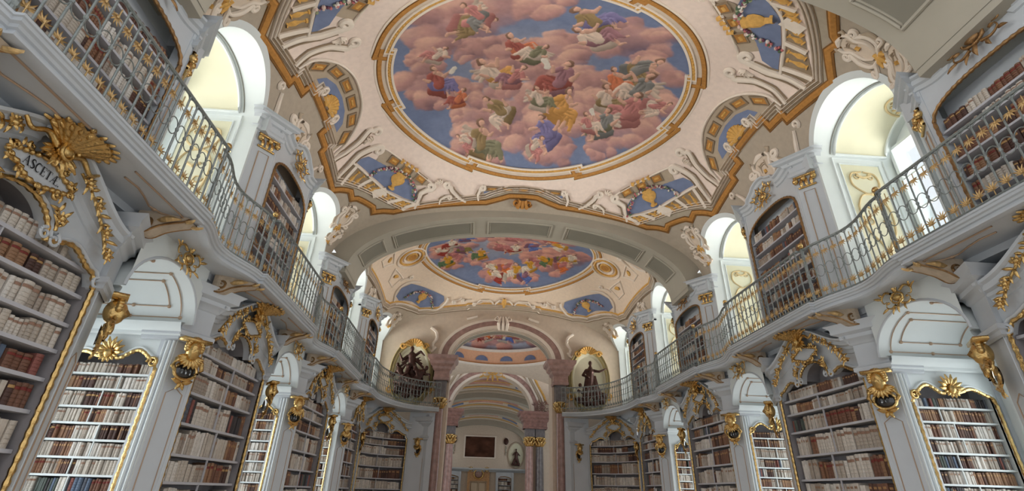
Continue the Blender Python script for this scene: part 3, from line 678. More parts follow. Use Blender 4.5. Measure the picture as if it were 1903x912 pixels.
for sg in (1, -1):
    for k in range(4):                                   # nested frames round the side medallion
        b = MB(); r = 0.20+0.13*k
        vstrip(b, [(sg*(3.98+r*0.9*math.cos(t)), 0.25*0+r*1.25*math.sin(t)) for t in np.linspace(0, 2*PI, 28)[:-1]], bead(0.09, 0.07), 1, True); b.build('medallion_ring', (OCHREL, CREAML, OCHREL, CREAML)[k], sh2, smooth=True)
    b = MB(); vfill(b, [(sg*(3.98+0.17*math.cos(t)), 0.24*math.sin(t)) for t in np.linspace(0, 2*PI, 18)[:-1]], 0.05, 1, 0.1); b.build('gilt_medallion', OCHRE, sh2)
    for e in (-1, 1):
        b = MB(); vstrip(b, q4([(4.62, 0.25*e), (4.9, 0.7*e), (4.85, 1.3*e), (4.45, 1.25*e)], sg, 1), bead(0.06, 0.05), 1, True); b.build('panel_moulding', CREAML, sh2, smooth=True)
        b = MB(); vscroll(b, q4([(4.72, 0.7*e), (4.6, 0.95*e)], sg, 1), 0.2, 1, 0.04); b.build('gilt_leaf', OCHREL, sh2, smooth=True)
    cartouche(sh2, lambda u, v: zs(u*0.95, 8.2+v*0.5, 1, sg), 1, 0.85)
b = MB()
for x in (-0.9, 0, 0.9): vscroll(b, [(x-0.42, 3.62), (x-0.2, 3.42), (x+0.2, 3.42), (x+0.42, 3.62)], 0.08, 1, 0.05, False)
b.build('white_scroll', CREAML, sh2, smooth=True)
b = MB(); vscroll(b, [(0, 3.3), (0, 3.75)], 0.22, 1, 0.1); b.build('gilt_cartouche', OCHREL, sh2, smooth=True)

# ---- the two frescoes ------------------------------------------------------
def vnoise(shape, cells, g):
    a = g.random((cells+3, cells+3)); H, Wd = shape
    y = np.linspace(0, cells, H); x = np.linspace(0, cells, Wd); yi = y.astype(int); xi = x.astype(int)
    fy = y-yi; fx = x-xi; fy = fy*fy*(3-2*fy); fx = fx*fx*(3-2*fx)
    A = a[yi][:, xi]; B = a[yi][:, xi+1]; C_ = a[yi+1][:, xi]; D = a[yi+1][:, xi+1]
    return (A*(1-fx)+B*fx)*(1-fy)[:, None]+(C_*(1-fx)+D*fx)*fy[:, None]
def fbm(shape, c, g, o=5):
    r = 0; am = 0.5
    for i in range(o): r = r+am*vnoise(shape, c*2**i, g); am *= 0.55
    return (r-r.min())/(r.max()-r.min())
mute = lambda c: tuple(np.array(c)*0.74+np.array(srgb(196, 150, 140))*0.26)
class Fresco:
    def __init__(s, a, b, n, seed):
        s.a, s.b = a, b; s.W = n; s.H = int(n*b/a); s.g = np.random.default_rng(seed)
        s.X, s.S = np.meshgrid(np.linspace(-a, a, s.W), np.linspace(-b, b, s.H)); s.img = np.zeros((s.H, s.W, 3))
    def blend(s, al, col): s.img += (np.asarray(col)-s.img)*al[..., None]
    def cloud(s, blobs, sky, skyl, dark, mid, light):
        n1 = fbm(s.X.shape, 5, s.g); n2 = fbm(s.X.shape, 9, s.g); n3 = fbm(s.X.shape, 14, s.g, 4)
        t = np.clip(1.3-np.hypot((s.X+0.5)/1.6, (s.S+0.3)/1.3), 0, 1)*0.8+0.25*(n1-0.5); t = np.clip(t, 0, 1)
        s.img[:] = np.array(sky)*(1-t[..., None])+np.array(skyl)*t[..., None]; s.img *= (0.94+0.12*n2)[..., None]
        dark, mid, light = (np.array(q) for q in (dark, mid, light)); wx = (n2-0.5)*0.30+(n3-0.5)*0.16; wy = (n1-0.5)*0.30+(fbm(s.X.shape, 14, s.g, 4)-0.5)*0.16
        bl = []
        for x, y, r in blobs:
            bl.append((x, y, r*0.86, s.g.random()))
            for q in range(12): a = s.g.uniform(0, 2*PI); bl.append((x+r*0.78*math.cos(a), y+r*0.66*math.sin(a), r*s.g.uniform(.26, .48), s.g.random()))
        bl.sort(key=lambda b: b[1]+b[3]*1.2-b[2]*0.4)
        for x, y, r, q in bl:
            dx, dy = (s.X+wx-x)/r, (s.S+wy-y)/(r*0.85); d = np.hypot(dx, dy); al = np.clip((1-d)*4.5, 0, 1)
            al *= np.clip(1.25-0.55*np.clip(dx*0.6+dy*0.8+0.2, 0, 1), 0, 1)
            t = np.clip(0.44-0.42*(dx*0.55+dy*0.8)+0.45*(n3-0.5)+0.3*(n2-0.5)+0.22*(q-0.5), 0, 1)[..., None]
            c = np.where(t < 0.5, dark*(1-2*t)+mid*2*t, mid*(2-2*t)+light*(2*t-1)); s.img += (c-s.img)*(al*0.9)[..., None]
    def cap(s, p0, p1, r0, r1, col, soft=0.012, sh=0.55):       # a limb or roll of cloth, modelled with the brush
        x0, y0 = p0; x1, y1 = p1; pad = max(r0, r1)+0.05
        i0 = max(0, int((min(x0, x1)-pad+s.a)/(2*s.a)*s.W)); i1 = min(s.W, int((max(x0, x1)+pad+s.a)/(2*s.a)*s.W)+2)
        j0 = max(0, int((min(y0, y1)-pad+s.b)/(2*s.b)*s.H)); j1 = min(s.H, int((max(y0, y1)+pad+s.b)/(2*s.b)*s.H)+2)
        if i1 <= i0 or j1 <= j0: return
        X, S_ = s.X[j0:j1, i0:i1], s.S[j0:j1, i0:i1]; dx, dy = x1-x0, y1-y0; L2 = dx*dx+dy*dy+1e-9
        t = np.clip(((X-x0)*dx+(S_-y0)*dy)/L2, 0, 1); r = r0+(r1-r0)*t; ex = X-(x0+dx*t); ey = S_-(y0+dy*t); d = np.hypot(ex, ey)
        al = np.clip((r-d)/soft+0.5, 0, 1); k = np.clip((-ex*0.5-ey*0.8)/np.maximum(r, 1e-3), -1, 1)
        c = np.array(col)[None, None]*(1+sh*0.75*k)[..., None]; c = np.clip(c+0.10*np.clip(k-0.4, 0, 1)[..., None], 0, 1)
        s.img[j0:j1, i0:i1] += (c-s.img[j0:j1, i0:i1])*al[..., None]
    def folds(s, c, L, w, col, n, ang):
        k = min(1.2, max(0.5, L/0.3))
        for i in range(n):
            o = (i/(max(1, n-1))-0.5)*w; a = ang+o*1.1; ca, sa = math.cos(a), math.sin(a); x, y = c[0]-math.sin(ang)*o, c[1]+math.cos(ang)*o
            q = 0.74 if i % 2 else 1.14
            s.cap((x, y), (x+ca*L*s.g.uniform(.6, 1), y+sa*L*s.g.uniform(.6, 1)), 0.042*k, 0.016*k, np.clip(np.array(col)*q, 0, 1), 0.035, 0.25)
    def figure(s, x, y, sz, ang, robe, robe2, flesh=(0.60, 0.36, 0.27), hair=(0.24, 0.14, 0.10), wing=None, book=False, flip=1):
        # a seated, half turned figure in loose drapery; ang = direction of the spine (0 = head towards -s)
        ca, sa = math.cos(ang), math.sin(ang)
        def P(u, v): u *= flip; return (x+sz*(u*ca+v*sa), y-sz*(-u*sa+v*ca))
        g = s.g; j = lambda: g.uniform(-.04, .04)
        if wing is not None:
            for k in range(4): s.cap(P(-0.04, 0.26), P(-0.30-0.04*k+j(), 0.56-0.12*k), 0.09*sz, 0.05*sz, np.array(mute(wing))*(0.72+0.07*k), 0.03)
        hip, sh_, kn, ft = P(0, 0), P(0.04+j(), 0.36), P(0.34+j(), -0.02+j()), P(0.38+j(), -0.40+j()); kn2, ft2 = P(0.22+j(), -0.16), P(0.10+j(), -0.50+j())
        s.cap(P(-0.25, -0.1), P(0.05, -0.32), 0.14*sz, 0.16*sz, np.array(robe2)*0.7); s.cap(P(-0.1, 0.05), P(0.3, -0.2), 0.18*sz, 0.14*sz, np.array(robe)*0.8)
        s.cap(ft, P(0.44+j(), -0.50), 0.04*sz, 0.03*sz, flesh); s.cap(kn2, ft2, 0.07*sz, 0.04*sz, flesh); s.cap(ft2, P(0.18, -0.56), 0.035*sz, 0.03*sz, flesh)
        s.cap(hip, kn, 0.15*sz, 0.10*sz, robe); s.cap(kn, ft, 0.10*sz, 0.05*sz, robe); s.cap(hip, kn2, 0.15*sz, 0.09*sz, robe)
        s.folds(P(0.02, -0.02), 0.32*sz, 0.20*sz, robe, 6, math.atan2(kn[1]-hip[1], kn[0]-hip[0])); s.folds(kn2, 0.22*sz, 0.16*sz, robe, 4, math.atan2(ft2[1]-kn2[1], ft2[0]-kn2[0]))
        s.cap(hip, sh_, 0.13*sz, 0.14*sz, robe2); s.folds(P(0.0, 0.3), 0.25*sz, 0.14*sz, robe2, 4, math.atan2(hip[1]-sh_[1], hip[0]-sh_[0]))
        e1, h1 = P(0.24+j(), 0.24+j()), P(0.38+j()*2, 0.34+j()*2); e2, h2 = P(-0.22+j(), 0.18+j()), P(-0.30+j()*2, 0.32+j()*2)
        s.cap(P(-0.08, 0.38), e2, 0.085*sz, 0.065*sz, robe2); s.cap(e2, h2, 0.055*sz, 0.036*sz, flesh); s.cap(P(0.12, 0.38), e1, 0.08*sz, 0.06*sz, flesh if flip > 0 else robe2); s.cap(e1, h1, 0.055*sz, 0.036*sz, flesh)
        if book: s.cap(P(0.42, 0.30), P(0.54, 0.42), 0.07*sz, 0.07*sz, (0.72, 0.66, 0.58), 0.01, 0.2)
        s.cap(P(0.04, 0.42), P(0.06, 0.50), 0.045*sz, 0.04*sz, flesh); hd = P(0.08, 0.58); s.cap(P(0.05, 0.61), P(0.03, 0.57), 0.088*sz, 0.08*sz, hair); s.cap(hd, P(0.09, 0.55), 0.068*sz, 0.058*sz, np.array(flesh)*1.12)
    def finish(s):
        H, W = s.X.shape; wx = (fbm(s.X.shape, 40, s.g, 3)-0.5)*6+(fbm(s.X.shape, 15, s.g, 2)-0.5)*8; wy = (fbm(s.X.shape, 40, s.g, 3)-0.5)*6+(fbm(s.X.shape, 15, s.g, 2)-0.5)*8
        sc = W/620; J = np.clip((np.arange(H)[:, None]+wy*sc).round().astype(int), 0, H-1); I = np.clip((np.arange(W)[None]+wx*sc).round().astype(int), 0, W-1); s.img = s.img[J, I]
        n = fbm(s.X.shape, 26, s.g, 4)[..., None]; k = s.img.copy()
        for ax_ in (0, 1): k = (np.roll(k, 1, ax_)+2*k+np.roll(k, -1, ax_))/4
        s.img = (0.75*s.img+0.25*k)*(0.88+0.24*n)
    def build(s, ring, bay, nm, label, inset=0.006):
        s.finish()
        yc, hl = BAYS[bay]; Z = vz(s.X, s.S, hl)-inset; V = np.stack([s.X, s.S+yc, Z], -1).reshape(-1, 3); idx = np.arange(s.H*s.W).reshape(s.H, s.W)
        Q = np.stack([idx[:-1, :-1], idx[:-1, 1:], idx[1:, 1:], idx[1:, :-1]], -1).reshape(-1, 4)
        c = V[Q].mean(1); Q = Q[poly_in([(p[0]*1.012, p[1]*1.012) for p in ring], c[:, 0], c[:, 1]-yc)]
        o_ = np.array([0, yc, ZS+HR+HD]); me = bpy.data.meshes.new(nm); V = V-o_
        used = np.unique(Q); rm = np.full(len(V), -1); rm[used] = np.arange(len(used)); V = V[used]; Q = rm[Q]; cols = s.img.reshape(-1, 3)[used]
        me.vertices.add(len(V)); me.vertices.foreach_set('co', V.ravel()); me.loops.add(len(Q)*4); me.loops.foreach_set('vertex_index', Q.ravel())
        me.polygons.add(len(Q)); me.polygons.foreach_set('loop_start', np.arange(len(Q))*4); me.polygons.foreach_set('use_smooth', np.ones(len(Q), bool)); me.update(calc_edges=True)
        at = me.color_attributes.new('Col', 'FLOAT_COLOR', 'POINT'); cc = np.ones((len(V), 4), np.float32); cc[:, :3] = np.clip(cols, 0, 1); at.data.foreach_set('color', cc.ravel())
        me.materials.append(PAINT); ob = bpy.data.objects.new(nm, me); COL.objects.link(ob); ob.location = o_; tag(ob, label, 'fresco'); return ob
RED, ORA, YEL, GRN, BLU, ROS, WHT, OLV, MAU, TEA = (srgb(150, 62, 52), srgb(206, 112, 62), srgb(206, 152, 58), srgb(92, 116, 84), srgb(92, 110, 168), srgb(184, 118, 116), srgb(214, 200, 182), srgb(128, 118, 66), srgb(140, 100, 116), srgb(96, 122, 122))
SKY, SKYL, CDK, CMD, CLT = srgb(118, 130, 160), srgb(164, 166, 180), srgb(124, 98, 106), srgb(188, 144, 138), srgb(230, 186, 166)
f1 = Fresco(3.66, 3.02, 620, 11)
f1.cloud([(0.5, 0.3, 1.0), (1.1, 0.9, .9), (1.15, 0.0, .55), (2.3, 1.2, .95), (2.75, 0.4, .8), (2.6, -0.7, .7), (1.8, -1.5, .9), (0.3, -0.9, .7), (-0.5, -0.7, .75), (-0.9, 0.1, .7), (-0.6, 1.2, .8), (0.2, 1.9, .85), (0.8, 2.3, .5), (-1.3, 2.3, .8), (-1.6, 1.4, .5),
          (-1.9, -1.5, 1.1), (-1.2, -2.2, 1.0), (-2.6, 0.3, .8), (-2.0, 0.7, .7), (-2.6, -0.5, .45), (-0.3, -2.5, .7), (-1.4, -0.7, .6), (2.0, 2.0, .5), (1.7, 0.9, .7)], SKY, SKYL, CDK, CMD, CLT)
mute = lambda c: tuple(np.array(c)*0.74+np.array(srgb(196, 150, 140))*0.26)
FIG1 = [(-1.72, -1.62, .95, 1.2, OLV, ROS, 1), (-1.45, -1.85, .8, -0.6, TEA, ROS, -1), (0.95, -1.95, 1.0, -1.1, BLU, OLV, 1), (1.15, -1.42, 1.0, -1.25, MAU, WHT, 1), (-0.50, -0.85, .9, -0.7, ORA, RED, 1), (-0.2, -0.7, .75, 0.8, WHT, GRN, -1),
        (-2.45, -0.62, .6, 0.9, ROS, WHT, -1), (-2.42, 0.30, .95, -0.3, BLU, RED, 1), (-1.95, 0.82, .6, 0.5, RED, ORA, -1), (-0.98, 0.02, 1.05, -0.9, YEL, WHT, 1), (-0.62, 0.10, .8, 0.6, MAU, ROS, -1), (0.52, 0.10, 1.15, 0.3, RED, MAU, -1), (0.68, 0.98, 1.1, 0.1, YEL, YEL, 1),
        (0.12, 0.75, .75, -0.4, GRN, WHT, 1), (-0.82, 1.15, .95, -0.7, WHT, OLV, -1), (2.25, -0.62, 1.0, 0.6, OLV, TEA, 1), (1.95, -0.05, .9, -0.5, ORA, ORA, 1), (2.45, 0.05, 1.1, 0.4, WHT, TEA, -1), (1.85, 0.55, .95, -0.4, OLV, WHT, 1), (2.42, 0.80, 1.15, 0.3, ROS, ROS, -1), (2.95, 0.35, .7, 0.9, WHT, ROS, 1),
        (1.9, 1.32, .9, 0.2, GRN, TEA, -1), (1.55, 1.35, .7, -0.6, WHT, ROS, 1), (0.48, 1.78, 1.0, -0.35, BLU, BLU, -1), (0.15, 2.22, .65, 0.5, ROS, WHT, 1), (-1.32, 2.22, 1.15, -0.15, GRN, OLV, 1), (-1.7, 2.1, .55, -0.8, ROS, WHT, -1)]
for q, (x, y, sz, an, c1, c2, fp) in enumerate(FIG1): f1.figure(x, y, sz*1.02, an, mute(c1), mute(c2), wing=(WHT if q % 4 == 1 else None), book=(q in (7, 11, 21)), flip=fp)
f1.build(RING1, 0, 'ceiling_fresco', 'large oval cloud fresco with draped figures on the near ceiling bay')
f2 = Fresco(3.5, 2.92, 330, 23)
f2.cloud([(-2.3, 0.2, .9), (-0.3, 1.8, .9), (0.8, 2.0, .6), (2.4, 0.3, 1.0), (1.3, 0.6, .8), (0, -0.5, 1.0), (-1.0, -1.2, .9), (1.6, -1.4, .9), (2.0, 1.2, .6), (-1.4, 1.0, .5), (-2.5, 1.3, .5)], SKY, SKYL, CDK, srgb(196, 140, 130), srgb(232, 176, 150))
for q in range(26):
    x, y = [(-2.7, 0.2), (-2.3, 0.6), (-2.6, 1.1), (-2.0, 0.2), (-0.6, 1.7), (-0.1, 1.55), (0.4, 1.8), (0.8, 2.0), (-0.3, 2.1), (1.2, 0.9), (1.6, 0.8), (2.2, 0.5), (2.6, 0.4), (2.3, 1.0), (1.0, 1.4), (0.9, -0.3), (0.2, 0.2), (-0.4, 0.0), (-1.2, 0.7), (-0.9, -1.3), (0.4, -1.6), (1.5, -1.2), (2.0, -0.6), (-1.9, -0.8), (-2.4, -0.3), (0.0, -0.9)][q]
    f2.figure(x, y, 0.86, f2.g.uniform(-1, 1), [RED, ORA, GRN, BLU, YEL, ROS, WHT, OLV][(q*5) % 8], [WHT, ROS, YEL, MAU][q % 4], flip=1 if q % 2 else -1)
f2.build(RING2, 1, 'ceiling_fresco', 'second oval cloud fresco beyond the grey rib')
# ================================================================== bookcases below the gallery
BOOKS = []
VEL = [srgb(200, 192, 182), srgb(190, 180, 168), srgb(176, 165, 153), srgb(210, 204, 196), srgb(162, 150, 138)]
LEA = [srgb(118, 84, 68), srgb(98, 70, 60), srgb(134, 98, 76), srgb(84, 62, 56), srgb(148, 114, 88)]
ODD = [srgb(72, 66, 66), srgb(92, 96, 106), srgb(80, 88, 82), srgb(138, 86, 78), srgb(62, 58, 60), srgb(90, 104, 124)]
CNAME = {0: ['cream vellum', 'ivory vellum', 'buff vellum', 'white vellum', 'grey-buff vellum'], 1: ['brown leather', 'dark brown leather', 'tan leather', 'blackish brown leather', 'light brown leather'],
         2: ['black', 'slate grey', 'dark green', 'red', 'charcoal', 'blue']}
def fill_shelf(fr, rot, s0, s1, z, gap, dfront, depth, wr, mix, place, shelf, hk=(0.72, 0.92)):
    s = s0; fam = 0; run = 0; hrun = gap*0.85; ci = 0; i = 0
    while s < s1-wr[0]:
        if run <= 0:
            fam = 0 if rnd.random() < mix else (1 if rnd.random() < 0.88 else 2); run = rnd.randint(2, 8); ci = rnd.randrange(5); hrun = gap*rnd.uniform(*hk); wrun = rnd.uniform(*wr)
            if rnd.random() < 0.10: s += rnd.uniform(0.01, 0.05)
        if fam == 2: ci = rnd.randrange(6)
        elif rnd.random() < 0.35: ci = rnd.randrange(5)
        w = min(wrun*rnd.uniform(0.8, 1.2), s1-s); h = hrun*rnd.uniform(0.95, 1.04)
        if w > wr[0]*0.5: BOOKS.append((fr, rot, s, w*0.955, z, min(h, gap*0.96), dfront+rnd.uniform(0, 0.03), depth*rnd.uniform(.85, 1), fam, ci, place, shelf, i)); i += 1
        s += w; run -= 1
def leafy(mb, fr, pts, d, n, L, sg):                    # gilded garland along a path of (s, z)
    P = smoothp(pts, 6); N = len(P)
    mb.tube([fr(p[0], d, p[1]) for p in P], 0.018, 5)
    o = np.array(fr(0, 0, 0)); ax = np.array(fr(1, 0, 0))-o; az = np.array((0, 0, 1.0)); out = np.array(fr(0, -1, 0))-o
    for i in range(n):
        k = (i+0.5)/n*(N-1); j = min(N-2, int(k)); p = P[j]*(1-(k-j))+P[j+1]*(k-j); t = P[j+1]-P[j]; t /= np.linalg.norm(t)+1e-9
        for e in (-1, 1):
            q = t*0.6+np.array([-t[1], t[0]])*e*rnd.uniform(.5, 1.1)
            mb.leaf(fr(p[0], d-0.015, p[1]), ax*q[0]+az*q[1]+out*rnd.uniform(0, .6), out, L*rnd.uniform(.85, 1.4), L*0.22)
        if i % 3 == 1:
            mb.ell(fr(p[0], d-0.03, p[1]), 0.04, 0.04, 0.04, 8, 6)
            for v in range(6): mb.leaf(fr(p[0], d-0.025, p[1]), ax*math.cos(v*1.05)+az*math.sin(v*1.05)+out*.5, out, 0.075, 0.024)
def ftop(y, hb):
    t = abs(y)/hb
    if t > 0.9: return 3.44+0.16*math.sin((1-t)/0.1*PI/2)
    if t > 0.34: return 3.60+0.11*math.sin(PI*(0.9-t)/0.56)**2+0.05*(0.9-t)/0.56
    return 3.66+0.32*math.sqrt(max(0, 1-(t/0.34)**2))
def pz(t): return 4.10+0.47*(0.5+0.5*math.cos(PI*min(1, abs(t))))
Z_STD = [0.45, 0.86, 1.26, 1.62, 1.98, 2.40, 2.83, 3.17, 3.43]
Z_L1 = [0.45, 0.86, 1.2, 1.51, 1.84, 2.19, 2.49, 2.77, 3.04, 3.35, 3.62]
CASE_NAMES = {}
def lower_case(sg, side, k, fr, hb, rot, label, zsh, place, wr, mix, full=True):
    loc = fr(0, 5.4, 0.0); t = thing('bookcase', label, 'bookcase', loc, 'lower bookcases on the piers')
    # opening outline, sampled along the top
    ys = [-hb+2*hb*i/96 for i in range(97)]; top = [(y, ftop(y, hb)) for y in ys]
    outline = [(-hb, z) for z in np.linspace(0.3, 3.38, 24)]+top+[(hb, z) for z in np.linspace(3.38, 0.3, 24)]
    b = MB(); b.grid([[fr(y, 5.27, ftop(y, hb)+0.03), fr(y, 5.27, pz(y/1.24 if hb > 1.1 else y/hb)-0.05), fr(y, 5.30, pz(y/hb)+0.02)] for y in ys]); b.build('header_panel', WHITE, t)
    b = MB(); fsweep(b, outline, [(0.05, 0.0), (0.05, 0.03), (0.03, 0.045), (0.01, 0.03), (0.0, 0.0), (0.0, -0.12)], fr, 5.27); b.build('white_frame', WHITE, t, smooth=True)
    b = MB(); P = resample([(y*0.975, z-0.012) for y, z in outline], 0.028); b.tube([fr(p[0], 5.25, p[1]) for p in P], [0.021 if (i//2) % 2 else 0.029 for i in range(len(P))], 6); b.build('gilded_frame', GILT, t, smooth=True)
    for e in (-1, 1):
        for c, r, q in (((e*0.40*hb, 3.66), 0.07, -e), ((e*0.96*hb, 3.50), 0.06, e), ((e*0.30*hb, 3.68), 0.06, e)):
            b = MB(); b.tube([fr(p[0], 5.23, p[1]) for p in spiral(c, r, 1.25, PI/2, q, 22, 0.3)], [0.019-0.010*i/22 for i in range(23)], 6); b.build('white_volute', WHITE, t, smooth=True)
    b = MB(); b.grid([[fr(y, 5.66, 0.2), fr(y, 5.66, 1.8), fr(y, 5.66, 3.5)] for y in np.linspace(-hb-0.02, hb+0.02, 15)]); b.grid([[fr(y, 5.66, 3.2), fr(y, 5.66, max(3.4, ftop(y, hb)+0.06))] for y in ys]); b.build('back_panel', BACKM, t)
    for e in (-1, 1): MB().box(e*(hb-0.01), e*(hb+0.03), 5.30, 5.68, 0.2, 3.5, fr).build('side_panel', BACKM, t)
    b = MB(); b.grid([[fr(y, 5.29, max(3.46, ftop(y, hb)+0.055)), fr(y, 5.67, max(3.46, ftop(y, hb)+0.055))] for y in ys]); b.build('top_panel', BACKM, t)
    b = MB(); b.grid([[fr(y, 5.26, 0.05), fr(y, 5.26, 0.42), fr(y, 5.66, 0.42)] for y in np.linspace(-hb, hb, 15)]); b.build('plinth', WHITE, t)
    for i, z in enumerate(zsh):
        w = hb-0.02
        b = MB(); n = 10 if rot is None else 1
        for j in range(n): b.box(-w+2*w*j/n, -w+2*w*(j+1)/n, 5.33, 5.66, z-0.036, z, fr)
        b.build('shelf', SHELFM, t)
        if z < 1.2 and not full: continue
        gap = (zsh[i+1]-z-0.05) if i+1 < len(zsh) else 0.30
        if z < 1.15: continue
        if i+1 == len(zsh):
            fill_shelf(fr, rot, -w*0.93, -w*0.42, z, 0.22, 5.36, 0.24, wr, mix, place, len(zsh)-1-i, (.7, .9)); fill_shelf(fr, rot, -w*0.40, w*0.9, z, 0.24, 5.36, 0.24, wr, mix, place+' right half', len(zsh)-1-i, (.7, .9))
        else: fill_shelf(fr, rot, -w+0.03, w-0.03, z, gap, 5.36, 0.26, wr, mix, place, len(zsh)-1-i, (.74, .95))
    for i in range(2, len(zsh)-1):
        x = 0.1+0.08*math.sin(i*2.1); MB().box(x-0.008, x+0.008, 5.335, 5.36, zsh[i], zsh[i+1]-0.036, fr).build('shelf_prop', SHELFM, t)
    # swan-neck cornice over the case
    b = MB(); W_ = 1.24 if hb > 1.1 else hb
    for e in (-1, 1):
        P = [(e*W_*q, pz(q)) for q in np.linspace(1.0, 0.13, 26)]; 
        if e == 1: P = P[::-1]
        prof = [(-0.25, 0.0), (-0.24, 0.03), (-0.19, 0.04), (-0.17, 0.07), (-0.13, 0.08), (-0.11, 0.13), (-0.05, 0.15), (-0.03, 0.20), (0.0, 0.21), (0.005, 0.0)]
        fsweep(b, P, prof, fr, 5.28)
    b.build('swan_neck_cornice', WHITE, t, smooth=True)
    for e in (-1, 1): b = MB(); b.tube([fr(p[0], 5.10, p[1]) for p in spiral((e*0.13*W_, 4.47), 0.085, 1.2, PI/2, e, 22, 0.35)], [0.032-0.016*i/22 for i in range(23)], 7); b.build('white_volute', WHITE, t, smooth=True)
    # gilding: shell at the peak, swags, sprigs
    o = np.array(fr(0, 0, 0)); ax = np.array(fr(1, 0, 0))-o; out = np.array(fr(0, -1, 0))-o
    b = MB(); rows = []                                  # ribbed shell spreading under the gallery floor
    for i in range(7):
        q = i/6; rows.append([fr((0.05+0.27*q)*math.cos(th)*(1+0.05*math.cos(11*th)*q), 5.08-(0.05+0.27*q)*(0.25+0.75*math.sin(th)), 4.37+0.125*q+0.016*math.cos(22*th)*q) for th in np.linspace(-0.25, PI+0.25, 45)])
    b.grid(rows)
    for rr_, nn in ((0.13, 7), (0.21, 11)):
        for th in np.linspace(-0.1, PI+0.1, nn): b.leaf(fr(rr_*math.cos(th), 5.055-rr_*0.9*(0.25+0.75*math.sin(th)), 4.385+0.11*(rr_/0.3)), ax*math.cos(th)+out*math.sin(th)+np.array((0, 0, .25)), (0, 0, -1), 0.085, 0.03)
    for th in np.linspace(-0.2, PI+0.2, 12): b.leaf(fr(0.30*math.cos(th), 5.06-0.29*(0.25+0.75*math.sin(th)), 4.49), ax*math.cos(th)+out*math.sin(th), (0, 0, -1), 0.075, 0.03)
    b.ell(fr(0, 5.07, 4.35), 0.07, 0.09, 0.07, 9, 6); b.tube([fr(p[0], 5.02, p[1]) for p in spiral((0.0, 4.33), 0.11, 1.2, 0.5, 1, 22)], [0.022-0.01*i/22 for i in range(23)], 6)
    for q in range(9):
        a = math.radians(195+19*q); b.leaf(fr(0.06*math.cos(a), 5.12, 4.34), ax*math.cos(a)+np.array((0, 0, 1.0))*math.sin(a)+out*0.3, out, 0.15+0.05*(q % 2), 0.035)
    for e in (-1, 1):
        P = smoothp([(e*0.08, 4.36), (e*0.22, 4.42), (e*0.36, 4.34), (e*0.46, 4.40)], 5); b.tube([fr(p[0], 5.08, p[1]) for p in P], [0.035-0.02*i/len(P) for i in range(len(P))], 6)
    b.build('gilded_shell', GILT, t, smooth='all')
    for e in (-1, 1):
        b = MB(); leafy(b, fr, [(e*0.36, 4.36), (e*0.62, 4.22), (e*0.90, 3.98), (e*1.08, 3.74)] if hb > 1.1 else [(e*0.2, 4.4), (e*0.4, 4.2), (e*0.6, 4.0), (e*0.7, 3.8)], 5.16, 11, 0.10, sg); b.build('gilded_garland', GILT, t, smooth='all')
        b = MB(); leafy(b, fr, [(e*0.45, 3.74), (e*0.42, 3.86), (e*0.36, 3.95)], 5.22, 3, 0.10, sg); b.build('gilded_sprig', GILT, t, smooth='all')
    # cartouche with the subject of the case
    b = MB(); cz = 4.12; L = 0.33 if hb > 1.1 else 0.2
    P = [(math.cos(q)*L*(1+0.10*math.cos(4*q)), cz+math.sin(q)*0.125*(1+0.12*math.cos(4*q+.6))) for q in np.linspace(0, 2*PI, 40)[:-1]]
    c = MB(); c.add([fr(p[0], 5.185, p[1]) for p in P]+[fr(0, 5.175, cz)], [(i, (i+1) % 39, 39) for i in range(39)]); pl = c.build('cartouche_plate', WHITE, t)
    Q = [(math.cos(q)*L*(1+0.10*math.cos(4*q)), cz+math.sin(q)*0.125*(1+0.12*math.cos(4*q+.6))) for q in np.linspace(0, 2*PI, 121)[:-1]]
    b.tube([fr(p[0], 5.17, p[1]) for p in Q], [0.024+0.007*math.sin(i*PI/2.5) for i in range(120)], 7, True)
    for q in range(10):                                 # C-scrolls and leaves round the rim
        a = 2*PI*(q+0.5)/10; ce = (L*1.09*math.cos(a), cz+0.155*math.sin(a))
        b.tube([fr(p[0], 5.15, p[1]) for p in spiral(ce, 0.036, 1.1, a, 1 if q % 2 else -1, 14)], [0.017-0.008*i/14 for i in range(15)], 6)
    for q in range(20):
        a = 2*PI*q/20; b.leaf(fr(L*1.06*math.cos(a), 5.155, cz+0.145*math.sin(a)), ax*math.cos(a+.9*(1 if q % 2 else -1))+np.array((0, 0, 1.0))*math.sin(a+.9*(1 if q % 2 else -1)), out, 0.085, 0.02)
    b.build('gilded_cartouche', GILT, t, smooth='all')
    return t, pl
